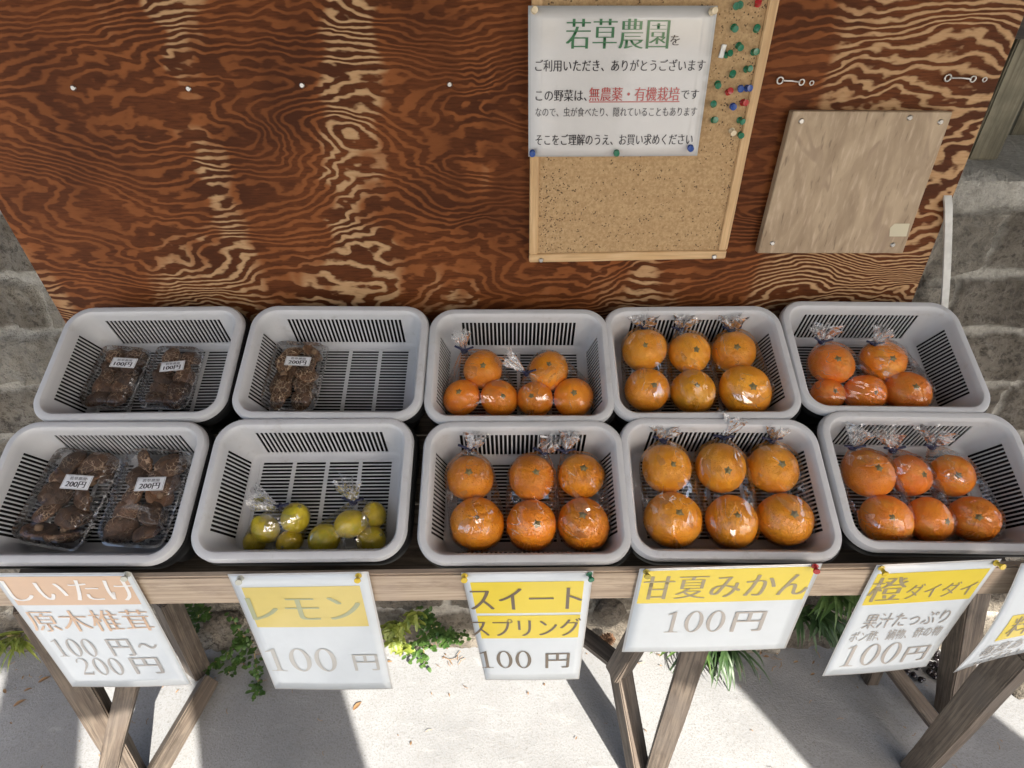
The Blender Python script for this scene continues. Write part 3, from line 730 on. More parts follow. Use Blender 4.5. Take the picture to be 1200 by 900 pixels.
S6.band_px([(1168, 707), (1275, 700), (1152, 735), (1255, 726)], MAT['ink_yellow'], u=(.14, .95))
S6.line('料', 1172, 1198, 709, 729, 'tan', .022); S6.line('毎度あ', 1140, 1188, 738, 751, 'greybrown', .010); S6.line('ござい', 1136, 1186, 752, 763, 'greybrown', .010)
PG = 'push pins holding the price signs'
for px, py, k, lab in ((147, 676, 'clear', 'clear push pin at the top right of the leftmost sign'), (280, 681, 'clear', 'clear push pin at the top left of the lemon sign'), (419, 678, 'yellow', 'yellow push pin at the top right of the lemon sign'),
    (544, 678, 'yellow', 'yellow push pin at the top left of the two band sign'), (691, 676, 'green', 'green push pin at the top right of the two band sign'), (758, 673, 'olive', 'olive yellow push pin at the top left of the wide sign'),
    (957, 667, 'red', 'red push pin at the top right of the wide sign'), (1035, 669, 'yellow', 'yellow push pin at the top left of the sign with three grey lines'), (1170, 663, 'yellow', 'yellow push pin at the top right of the sign with three grey lines')):
    pin(px, py, SY - .003, k, lab, PG, (rnd.uniform(-15, 15), rnd.uniform(-25, 5)))

# ------------------------------------------------------------------ display table and trestles
tb = empty('display_table', Vector((0, .62, .78)), 'sloping weathered wooden display table with a thick front beam under the baskets', 'table')
stick('front_beam', (-1.35, BEAMY + .007, .788), (1.35, BEAMY + .007, .842), .070, .014, MAT['beam'], tb, ref=(0, -1, 0))
DECK = -.118
for k in range(4):
    w = -.0 + .145 * k + .06; a = slope(-.935, w, DECK - .01); b = slope(.90, w, DECK - .01)
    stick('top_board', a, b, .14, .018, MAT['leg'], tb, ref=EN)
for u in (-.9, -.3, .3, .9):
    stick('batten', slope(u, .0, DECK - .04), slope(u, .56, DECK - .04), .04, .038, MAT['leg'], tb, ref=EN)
stick('back_beam', (-.92, 1.045, .945), (.90, 1.045, .945), .05, .035, MAT['leg'], tb)

def foot(px, py): return onZ(px, py, 0)
LG = 'wooden trestles carrying the table'
def trestle(label, loc, sticks):
    t = empty('wooden_trestle', loc, label, 'trestle', LG)
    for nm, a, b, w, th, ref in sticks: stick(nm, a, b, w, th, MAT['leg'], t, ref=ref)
fy = .625
a = foot(160, 915); trestle('brown wooden trestle with crossing legs under the left end of the table', Vector((a.x, a.y, 0)), [
    ('leg', (a.x, a.y, 0), onY(36, 700, fy), .046, .05, (.6, -1, 0)),
    ('leg', (onY(166, 985, .60).x, .60, .0), (onY(166, 760, .64).x, .665, .60), .040, .045, (.2, -1, 0)),
    ('leg', onY(247, 815, .93), onY(192, 698, .90), .055, .05, (-.6, -1, 0)),
    ('brace', foot(175, 925) + Vector((.01, -.01, .03)), onY(246, 797, .88), .036, .045, (-.5, -1, .5))])
a = foot(763, 918); trestle('brown wooden trestle with a forked leg beneath the wide price sign', Vector((a.x, a.y, 0)), [
    ('leg', (a.x, a.y, 0), (a.x + .01, fy + .01, .775), .046, .055, (-.5, -1, 0)),
    ('leg', foot(752, 925) + Vector((0, .0, 0)), onY(727, 783, .76), .042, .045, (.5, -1, .2)),
    ('brace', onY(722, 788, .755), onY(752, 740, .74), .042, .045, (.5, -1, .2)),
    ('brace', onY(722, 775, .80), onY(660, 726, .95), .040, .035, (0, -.4, 1))])
a = foot(1072, 905); trestle('brown wooden trestle with a leaning leg under the right end of the table', Vector((a.x, a.y, 0)), [
    ('leg', (a.x, a.y, 0), onY(1200, 757, .60), .050, .05, (.2, -1, .3)),
    ('leg', onY(1112, 838, .80), onY(1140, 672, .80), .056, .05, (.2, -1, 0)),
    ('brace', onY(1106, 860, .72), onY(1030, 764, .90), .036, .04, (0, -1, .6)),
    ('leg', foot(1018, 797), onY(1030, 770, .90), .035, .035, (0, -1, .2))])

# ------------------------------------------------------------------ baskets
def basket_bm(slots=True):
    PT = [(0, -.095), (.018, -.095), (.024, -.0925), (.028, -.086), (.030, -.079), (.039, -.022), (.0415, -.009), (.0425, -.002), (.0435, .0), (.0450, .0004), (.0475, 0), (.0495, -.004), (.0500, -.013)]
    bm = bmesh.new(); a, b = .131, .0775
    prof = [(0, -.095), (.008, -.095), (.0135, -.0930), (.0165, -.0890), (.0312, -.0205), (.0335, -.009), (.0350, -.002), (.0375, .0008), (.0430, .0014), (.0470, .0002), (.0495, -.004), (.0500, -.013)]
    SL = 3
    if not slots: prof = PT
    def quad(*p): bm.faces.new([bm.verts.new(q) for q in p])
    def cuts(L, n, marg):
        """edges of alternate bars and slots between -L and L"""
        e = [-L, -L + marg]; pit = (2 * L - 2 * marg) / (n + (n - 1) * .52)
        x = -L + marg; seg = [(-L, x, False)]
        for k in range(n):
            seg.append((x, x + pit, True)); x += pit
            if k < n - 1: seg.append((x, x + pit * .52, False)); x += pit * .52
        seg.append((x, L, False)); return seg
    sx = cuts(a, 29, .012); sy = cuts(b, 20, .004)
    # floor
    fx = []; ncol = 4; rib = .0075; w = (2 * a - rib * (ncol - 1) - .01) / ncol; x = -a
    fx.append((x, x + .005, False)); x += .005
    for k in range(ncol):
        fx.append((x, x + w, True)); x += w
        if k < ncol - 1: fx.append((x, x + rib, False)); x += rib
    fx.append((x, a, False))
    fy_ = cuts(b, 22, .003)
    for x0, x1, s1 in fx:
        for y0, y1, s2 in fy_:
            if slots and s1 and s2: continue
            quad((x0, y0, -.095), (x1, y0, -.095), (x1, y1, -.095), (x0, y1, -.095))
    for sd in range(4):
        seg = sx if sd in (0, 2) else sy
        for (t0, t1, sl) in seg:
            for k in range(len(prof) - 1):
                if slots and sl and k == SL: continue
                (o0, n0), (o1, n1) = prof[k], prof[k + 1]
                def P(t, o, n):
                    if sd == 0: return (t, -b - o, n)
                    if sd == 2: return (-t, b + o, n)
                    if sd == 1: return (a + o, t, n)
                    return (-a - o, -t, n)
                quad(P(t0, o0, n0), P(t0, o1, n1), P(t1, o1, n1), P(t1, o0, n0))
        cxy = [(a, -b), (a, b), (-a, b), (-a, -b)][sd]; A0 = [-90, 0, 90, 180][sd]; N = 10
        for q in range(N):
            u0, u1 = R(A0 + 90 * q / N), R(A0 + 90 * (q + 1) / N)
            for k in range(len(prof) - 1):
                (o0, n0), (o1, n1) = prof[k], prof[k + 1]
                def C(u, o, n): return (cxy[0] + o * math.cos(u), cxy[1] + o * math.sin(u), n)
                if o0 == 0: bm.faces.new([bm.verts.new(z) for z in (C(u0, 0, n0), C(u0, o1, n1), C(u1, o1, n1))])
                else: quad(C(u0, o0, n0), C(u0, o1, n1), C(u1, o1, n1), C(u1, o0, n0))
    bmesh.ops.remove_doubles(bm, verts=bm.verts, dist=2e-5)
    bmesh.ops.recalc_face_normals(bm, faces=bm.faces)
    # make sure normals point inwards/up on the floor
    f = max(bm.faces, key=lambda f: -f.calc_center_median().z)
    if f.normal.z < 0: bmesh.ops.reverse_faces(bm, faces=bm.faces)
    return bm
def solid(bm, name, th):
    me = bm_mesh(bm, name); o = bpy.data.objects.new('t', me); COL.objects.link(o)
    md = o.modifiers.new('s', 'SOLIDIFY'); md.thickness = th; md.offset = -1
    dg = bpy.context.evaluated_depsgraph_get(); m2 = bpy.data.meshes.new_from_object(o.evaluated_get(dg)); bpy.data.objects.remove(o)
    for p in m2.polygons: p.use_smooth = True
    m2.set_sharp_from_angle(angle=R(38)); m2.name = name; return m2
BASK = solid(basket_bm(True), 'basket', .0016); BASK.materials.append(MAT['basket'])
TRAY = solid(basket_bm(False), 'tray', .0022); TRAY.materials.append(MAT['black'])
POS = dict(c1=(-.750, .386), c2=(-.373, .388), c3=(-.007, .380), c4=(.348, .387), c5=(.712, .399), f1=(-.760, .127), f2=(-.383, .133), f3=(0, .128), f4=(.356, .133), f5=(.727, .147))
ROTB = dict(c1=.8, c2=-.3, c3=0, c4=.6, c5=-.6, f1=0, f2=.5, f3=.3, f4=-.6, f5=-.8)
WHAT = dict(c1='pale plastic basket with two small 100 yen mushroom packs, back row', c2='pale plastic basket holding a single 200 yen mushroom pack',
    c3='pale plastic basket with six small mandarins bagged in threes', c4='pale plastic basket with six amber oranges, back row behind the wide sign',
    c5='pale plastic basket with five reddish oranges, back row', f1='pale plastic basket with two large 200 yen mushroom packs, front row',
    f2='pale plastic basket with two bags of lemons', f3='pale plastic basket with six rough skinned oranges above the two band sign',
    f4='pale plastic basket with six amber oranges, front row above the wide sign', f5='pale plastic basket with six reddish oranges, front row')
UNDER = dict(c1='the two small mushroom packs', c2='the single mushroom pack', c3='the mandarin basket', c4='the back row amber orange basket', c5='the back row reddish orange basket', f1='the two large mushroom packs', f2='the lemon basket', f3='the rough skinned orange basket', f4='the front row amber orange basket', f5='the front row reddish orange basket')
LIFT = dict(c=0.0, f=.004)
for k, (u, w) in POS.items():
    n = LIFT[k[0]]
    M = Matrix.Translation(slope(u, w, n)) @ SLOPE_M @ Matrix.Rotation(R(ROTB[k]), 4, 'Z')
    tag(mesh_obj('slotted_basket', BASK, None, None, M), WHAT[k], 'basket', 'pale slotted baskets in two rows')
    M2 = Matrix.Translation(slope(u + .004, w - .001, n - .014)) @ SLOPE_M @ Matrix.Rotation(R(ROTB[k] * .5), 4, 'Z') @ Matrix.Diagonal((1.012, 1.008, 1.0, 1))
    tag(mesh_obj('black_tray', TRAY, None, None, M2), 'black plastic tray under ' + UNDER[k], 'tray', 'black trays under the baskets')
FLOOR = -.0948

# ------------------------------------------------------------------ fruit
def fruit_mesh(name, seed, obl=.88, dimple=.10, rough=.012, pointed=0, crease_or_glint=.0):
    bm = bmesh.new(); nu, nv = 48, 30; rings = []
    for j in range(1, nv):
        th = math.pi * j / nv; ring = []
        for i in range(nu):
            ph = 2 * math.pi * i / nu
            d = Vector((math.sin(th) * math.cos(ph), math.sin(th) * math.sin(ph), math.cos(th)))
            r = 1 + rough * 2.2 * mn.noise(d * 1.4 + Vector((seed, 0, 0))) + rough * mn.noise(d * 4 + Vector((0, seed, 0))) + rough * .6 * mn.noise(d * 9 + Vector((seed, 3, 0)))
            r -= dimple * math.exp(-(th / .26) ** 2) + dimple * .5 * math.exp(-((math.pi - th) / .25) ** 2)
            r += crease_or_glint * .5 * (math.cos(ph * 9 + seed) + .6 * math.cos(ph * 14 + 2 * seed)) * math.exp(-((th - .38) / .28) ** 2)
            p = d * r; p.z *= obl
            if pointed: p.z += pointed * (math.exp(-(th / .33) ** 2) - math.exp(-((math.pi - th) / .28) ** 2))
            ring.append(bm.verts.new(p))
        rings.append(ring)
    zt = (1 - dimple) * obl + pointed; t = bm.verts.new((0, 0, zt)); b = bm.verts.new((0, 0, -(1 - dimple * .5) * obl - pointed))
    for A, B in zip(rings, rings[1:]):
        for i in range(nu): bm.faces.new((A[i], B[i], B[(i + 1) % nu], A[(i + 1) % nu]))
    for i in range(nu): bm.faces.new((t, rings[0][i], rings[0][(i + 1) % nu])); bm.faces.new((b, rings[-1][(i + 1) % nu], rings[-1][i]))
    return bm_mesh(bm, name), zt
FR = {}
for key, nm, kw in (('mandarin', 'mandarin', dict(obl=.84, dimple=.07, rough=.012, crease_or_glint=.012)), ('sweet', 'orange', dict(obl=.94, dimple=.05, rough=.022, crease_or_glint=.02)),
                    ('amanatsu', 'orange', dict(obl=.88, dimple=.07, rough=.014, crease_or_glint=.014)), ('daidai', 'bitter_orange', dict(obl=.86, dimple=.06, rough=.02, crease_or_glint=.02)),
                    ('lemon', 'lemon', dict(obl=1.12, dimple=0, rough=.02, pointed=.12))):
    FR[key] = []
    for s in range(4):
        me, zt = fruit_mesh(nm, s * 7.3 + 1 + len(key), **kw); me.materials.append(MAT[key]); FR[key].append((me, zt))
def stem_mesh():
    bm = bmesh.new(); rings = []
    for r, z, st in ((0, .05, 0), (.035, .05, 0), (.05, .03, 0), (.05, .005, 0), (.10, .0, .35), (.125, -.02, .3)):
        if r == 0: rings.append([bm.verts.new((0, 0, z))] * 15); continue
        rings.append([bm.verts.new((r * (1 + st * math.cos(5 * 2 * math.pi * i / 15)) * math.cos(2 * math.pi * i / 15), r * (1 + st * math.cos(5 * 2 * math.pi * i / 15)) * math.sin(2 * math.pi * i / 15), z)) for i in range(15)])
    for A, B in zip(rings, rings[1:]):
        for i in range(15):
            q = [A[i], B[i], B[(i + 1) % 15], A[(i + 1) % 15]]
            q = list(dict.fromkeys(q)); bm.faces.new(q)
    bmesh.ops.recalc_face_normals(bm, faces=bm.faces)
    return bm_mesh(bm, 'calyx')
STEM = stem_mesh(); STEM.materials.append(MAT['stemgreen'])

PLACED = {}
def put_fruit(bk, idx, key, px, py, rpx, stem, label, group, rise=0):
    nb = LIFT[bk[0]]
    r = .04
    for _ in range(6):
        P = onS(px, py, nb + FLOOR + r * .93 + rise); dd = depth(P); off = math.hypot((px - 600) / F, (py - 450) / F)
        r = rpx * dd / F / (1 + .20 * off * off)
    if stem is not None:
        vd = (CAM - P).normalized()
        sx, sy = (stem[0] - px) / rpx, (stem[1] - py) / rpx
        cx = Vector((1, 0, 0)); cy = Vector((0, -ST, -CT))                  # image right, image down
        l = math.hypot(sx, sy)
        if l > .92: sx, sy = sx / l * .92, sy / l * .92
        ax = (cx - vd * cx.dot(vd)).normalized() * sx + (cy - vd * cy.dot(vd)).normalized() * sy
        ax = (ax + vd * math.sqrt(max(.05, 1 - ax.length_squared))).normalized()
    else:
        ax = Vector((rnd.uniform(-1, 1), rnd.uniform(-.3, .3), rnd.uniform(-.3, .3))).normalized()
    me, zt = FR[key][(idx * 3 + len(bk) + ord(bk[1])) % 4]
    q = ax.to_track_quat('Z', 'Y')
    M = Matrix.Translation(P) @ q.to_matrix().to_4x4() @ Matrix.Rotation(rnd.uniform(0, 6.28), 4, 'Z') @ Matrix.Diagonal((r * rnd.uniform(.97, 1.04), r * rnd.uniform(.94, 1.0), r * rnd.uniform(.94, 1.05), 1))
    nm = me.name.split('.')[0]
    o = mesh_obj(nm, me, None, None, M); tag(o, label, nm.replace('_', ' '), group)
    mesh_obj('stem', STEM, None, o, M @ Matrix.Translation((0, 0, zt + .012)) @ Matrix.Diagonal((1.25, 1.25, 1.25, 1)))
    PLACED.setdefault(bk, {})[idx] = (P, r)
D6 = ['left bag, upper', 'middle bag, upper', 'right bag, upper', 'left bag, lower', 'middle bag, lower', 'right bag, lower']
def six(bk, key, noun, where, lst):
    for i, (px, py, r, s) in enumerate(lst):
        side, ud = D6[i].split(', ')
        put_fruit(bk, i, key, px, py, r, s, f'{ud} {noun} in the {side} of {where}', f'{noun}s in {where}')
six('f3', 'sweet', 'rough skinned orange', 'the basket above the two band sign', [(551, 560, 28, (549, 552)), (623, 560, 27.5, (629, 553)), (681, 558, 27, (684.5, 548)), (559, 614, 31.5, (559, 606)), (623, 615, 30, (629.7, 614)), (684, 614, 31, (682.6, 602))])
six('c4', 'amanatsu', 'amber orange', 'the back row amber basket', [(755, 410, 26, (756, 403)), (808, 414, 25.5, (818, 408)), (860, 412, 26, (864, 405)), (758, 457, 26.5, (769, 449)), (812, 459, 27, (818, 450)), (873, 458, 31, (884, 452))])
six('f4', 'amanatsu', 'amber orange', 'the front row amber basket', [(781, 549, 30, (790, 543)), (844, 548, 31, (854, 552)), (906, 549, 31, (919, 542)), (788, 609, 33, (797, 600)), (857, 611, 32, (865, 603)), (920, 608, 33, (933, 601))])
six('f5', 'daidai', 'reddish orange', 'the front row reddish basket', [(1017, 555, 30, (1031, 547)), (1066, 557, 26, (1085, 556)), (1115, 557, 28, (1124, 557)), (1038, 609, 31, (1047, 605)), (1088, 609, 29, (1113, 612)), (1141, 608, 31, (1148, 605))])
M3 = 'small mandarins in the back row'
for i, (px, py, r, s, lab) in enumerate([(566, 433, 22.5, (566, 427), 'mandarin on top of the left bag of three'), (541, 466, 22, (537, 457), 'mandarin at the lower left of the left bag of three'), (585, 467, 22, (591, 463), 'mandarin at the lower right of the left bag of three'),
    (643, 435, 23.5, (643, 425), 'mandarin on top of the right bag of three'), (627, 468, 21.5, (622, 463), 'mandarin at the lower left of the right bag of three'), (672, 466, 24.5, (673, 458), 'mandarin at the lower right of the right bag of three')]):
    put_fruit('c3', i, 'mandarin', px, py, r, s, lab, M3)
for i, (px, py, r, s, lab) in enumerate([(974, 427, 26, (983, 419), 'reddish orange, upper one in the left bag of the back row reddish basket'), (1034, 424, 27, (1048, 419), 'reddish orange, upper one in the right bag of the back row reddish basket'),
    (970, 462, 20, (980, 457), 'smallest reddish orange, at the lower left of the back row reddish basket'), (1013, 461, 24.5, (1027, 459), 'reddish orange at the lower middle of the back row reddish basket'), (1063, 460, 28, (1075, 451), 'ochre tinted reddish orange at the lower right of the back row reddish basket')]):
    put_fruit('c5', i, 'daidai', px, py, r, s, lab, 'reddish oranges in the back row')
for i, (px, py, r, s, lab) in enumerate([(311, 620, 16.5, (299, 606), 'green tinged lemon at the left of the left lemon bag'), (346, 607, 17, (350, 596), 'yellow lemon on top of the left lemon bag'), (339, 635, 15, (333, 640), 'lemon low in the middle of the left lemon bag'), (298, 636, 13, (296, 626), 'dull lemon peeping out at the lower left of the left lemon bag'),
    (411, 614, 17.5, (428, 610), 'long pale lemon lying across the top of the right lemon bag'), (438, 604, 14.5, (436, 592), 'smallest lemon at the upper right of the right lemon bag'), (435, 633, 16.5, (444, 628), 'round lemon at the lower right of the right lemon bag'), (380, 632, 18, (398, 622), 'long lemon at the lower left of the right lemon bag')]):
    put_fruit('f2', i, 'lemon', px, py, r, s, lab, 'lemons in two bags', .012 if i in (0, 1, 4) else 0)

# ------------------------------------------------------------------ clear bags
def bag(bk, ids, tie_px, flare_px, label, seed, tie_n=None, open_=1.0):
    fr = [PLACED[bk][i] for i in ids]
    cen = sum((p for p, r in fr), Vector()) / len(fr)
    nb = LIFT[bk[0]]
    T = onS(tie_px[0], tie_px[1], nb - .028 if tie_n is None else tie_n)
    FL = onS(flare_px[0], flare_px[1], (nb - .012 if tie_n is None else tie_n + .018))
    axis = (T - cen).normalized()
    hb = bmesh.new()
    floor_p = P0 + EN * (nb + FLOOR + .0012)
    for p, r in fr:
        for k in range(260):
            z = 1 - 2 * (k + .5) / 260; a = k * 2.39996; q = math.sqrt(1 - z * z)
            pt_ = p + Vector((q * math.cos(a), q * math.sin(a), z)) * (r * 1.035 + .0012)
            h = (pt_ - floor_p).dot(EN)
            if h < 0: pt_ -= EN * h
            hb.verts.new(pt_)
    x = axis.cross(Vector((0, .2, 1))).normalized(); y = axis.cross(x)
    for k in range(10): hb.verts.new(T + (x * math.cos(k * .628) + y * math.sin(k * .628)) * .007)
    bmesh.ops.convex_hull(hb, input=hb.verts)
    tree = BVHTree.FromBMesh(hb)
    bm = bmesh.new(); nphi = 96; rings = []; nth = 52
    tdist = (T - cen).length
    for j in range(nth):
        s = (j / (nth - 1)); th = math.pi * (.012 + .986 * (s ** 1.25))
        ring = []
        for i in range(nphi):
            ph = 2 * math.pi * i / nphi
            d = axis * math.cos(th) + (x * math.cos(ph) + y * math.sin(ph)) * math.sin(th)
            hit = tree.ray_cast(cen, d)
            L = hit[3] if hit[0] is not None else tdist
            wr = math.exp(-(th / .75) ** 2)
            wob = mn.noise(Vector((math.cos(ph) * 6, math.sin(ph) * 6, seed))) + .6 * mn.noise(Vector((math.cos(ph) * 13, math.sin(ph) * 13, seed + 4)))
            wob2 = mn.noise(Vector((d.x * 9 + seed, d.y * 9, d.z * 9)))
            q = cen + d * (L * (1 + .09 * wr * wob * math.sin(th) ** .5) + .0016 * wob2 + .0012 * mn.noise(d * 24))
            h = (q - floor_p).dot(EN)
            if h < 0: q -= EN * h
            ring.append(bm.verts.new(q))
        rings.append(ring)
    for A, B in zip(rings, rings[1:]):
        for i in range(nphi): bm.faces.new((A[i], B[i], B[(i + 1) % nphi], A[(i + 1) % nphi]))
    hb.free()
    bmesh.ops.recalc_face_normals(bm, faces=bm.faces)
    root = empty('clear_bag', cen - EN * .04, label, 'bag', 'clear bags of fruit')
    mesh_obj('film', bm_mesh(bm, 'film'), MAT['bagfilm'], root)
    # gathered neck above the tie
    ax2 = (FL - T).normalized(); LN = (FL - T).length * 1.9
    x2 = ax2.cross(Vector((0, .2, 1))).normalized(); y2 = ax2.cross(x2)
    bm = bmesh.new(); rings = []
    for j in range(16):
        s = j / 15; ring = []; rad = .0036 + .020 * open_ * s ** 1.1
        for i in range(72):
            ph = 2 * math.pi * i / 72
            k = 1 + min(1, s * 3) * (.42 * math.sin(ph * 7 + seed) + .30 * math.sin(ph * 13 + seed * 2 + s * 3) + .45 * mn.noise(Vector((math.cos(ph) * 2, math.sin(ph) * 2, seed + s))))
            lz = LN * s * (1 + .22 * mn.noise(Vector((math.cos(ph) * 3, math.sin(ph) * 3, seed + 9))))
            ring.append(bm.verts.new(T + ax2 * lz + x2 * math.cos(ph) * rad * k + y2 * math.sin(ph) * rad * k * .62))
        rings.append(ring)
    for A, B in zip(rings, rings[1:]):
        for i in range(72): bm.faces.new((A[i], B[i], B[(i + 1) % 72], A[(i + 1) % 72]))
    mesh_obj('gathered_neck', bm_mesh(bm, 'gathered_neck'), MAT['bagneck'], root)
    # twisted tie
    bm = bmesh.new(); rr = .0052
    pts = [T + (x2 * math.cos(k * .5) + y2 * math.sin(k * .5)) * rr + ax2 * (.0025 * math.sin(k * .25)) for k in range(27)]
    tube(pts, .0024, 6, bm)
    e = rnd.uniform(-.6, .6)
    for sg in (1, -1):
        d1 = (Vector((sg, e * .3, .15 + .3 * rnd.random()))).normalized()
        base = T + (CAM - T).normalized() * .005
        tube([base, base + d1 * .008 + EN * .002, base + d1 * .020 + EN * rnd.uniform(-.001, .006)], .0024, 6, bm)
    mesh_obj('tie', bm_mesh(bm, 'tie'), MAT['tie'], root)
bag('c3', (0, 1, 2), (544, 411), (541, 400), 'clear bag of three mandarins at the left of its basket', 1)
bag('c3', (3, 4, 5), (617, 437), (604, 427), 'clear bag of three mandarins at the right of its basket', 2, open_=.8)
for n_, (a, b, c) in enumerate(((('f3', (0, 3)), (549, 526), (555, 518)), (('f3', (1, 4)), (637, 530), (642, 523)), (('f3', (2, 5)), (662, 529), (666, 518)))):
    bag(a[0], a[1], b, c, ('left', 'middle', 'right')[n_] + ' clear bag of two rough skinned oranges', 3 + n_)
for n_, (a, b, c) in enumerate((((0, 3), (755, 384), (754, 378)), ((1, 4), (797, 386), (801, 379)), ((2, 5), (857, 387), (857, 379)))):
    bag('c4', a, b, c, ('left', 'middle', 'right')[n_] + ' clear bag of two amber oranges in the back row', 7 + n_)
for n_, (a, b, c) in enumerate((((0, 3), (777, 516), (780, 508)), ((1, 4), (847, 513), (853, 500)), ((2, 5), (904, 516), (909, 507)))):
    bag('f4', a, b, c, ('left', 'middle', 'right')[n_] + ' clear bag of two amber oranges in the front row', 11 + n_)
bag('c5', (0, 2, 3), (963, 401), (966, 392), 'left clear bag of reddish oranges in the back row', 15)
bag('c5', (1, 4), (1024, 403), (1031, 394), 'right clear bag of reddish oranges in the back row', 16)
for n_, (a, b, c) in enumerate((((0, 3), (999, 525), (1004, 513)), ((1, 4), (1046, 527), (1043, 516)), ((2, 5), (1092, 523), (1094, 514)))):
    bag('f5', a, b, c, ('left', 'middle', 'right')[n_] + ' clear bag of two reddish oranges in the front row', 17 + n_)
bag('f2', (0, 1, 2, 3), (327, 594), (311, 588), 'left clear bag of lemons, its neck bent to the left', 21, tie_n=-.045)
bag('f2', (4, 5, 6, 7), (414, 588), (410, 577), 'right clear bag of lemons, its neck upright', 22, tie_n=-.045)

# ------------------------------------------------------------------ mushroom packs
def cap_mesh(seed):
    bm = bmesh.new(); nu, nv = 30, 12; rings = []
    prof = []
    for j in range(nv + 1):
        t_ = j / nv * 1.75; prof.append((math.sin(t_), .55 * math.cos(t_) if t_ < 1.571 else .5 * math.cos(t_)))
    prof += [(.86, -.16), (.55, -.05), (.2, -.04)]
    top = bm.verts.new((0, 0, .55))
    for r, z in prof[1:]:
        ring = []
        for i in range(nu):
            ph = 2 * math.pi * i / nu; d = Vector((math.cos(ph), math.sin(ph), z))
            k = 1 + .13 * mn.noise(d * 1.5 + Vector((seed, 0, 0))) + .05 * mn.noise(d * 4 + Vector((seed, 2, 0)))
            ring.append(bm.verts.new((r * math.cos(ph) * k, r * math.sin(ph) * k, z * k + .05 * mn.noise(Vector((r * math.cos(ph) * 2.2, r * math.sin(ph) * 2.2, seed))))))
        rings.append(ring)
    for i in range(nu): bm.faces.new((top, rings[0][i], rings[0][(i + 1) % nu]))
    for A, B in zip(rings, rings[1:]):
        for i in range(nu): bm.faces.new((A[i], B[i], B[(i + 1) % nu], A[(i + 1) % nu]))
    return bm_mesh(bm, 'cap')
CAPS = {}
for k in ('shiitake', 'cracked'):
    CAPS[k] = []
    for s in range(4):
        me = cap_mesh(s * 3.7 + 1); me.materials.append(MAT[k]); CAPS[k].append(me)
STALK = bm_mesh(revolve([(0, -.42), (.20, -.41), (.25, -.30), (.24, -.04)], 12), 'stalk'); STALK.materials.append(MAT['gill'])

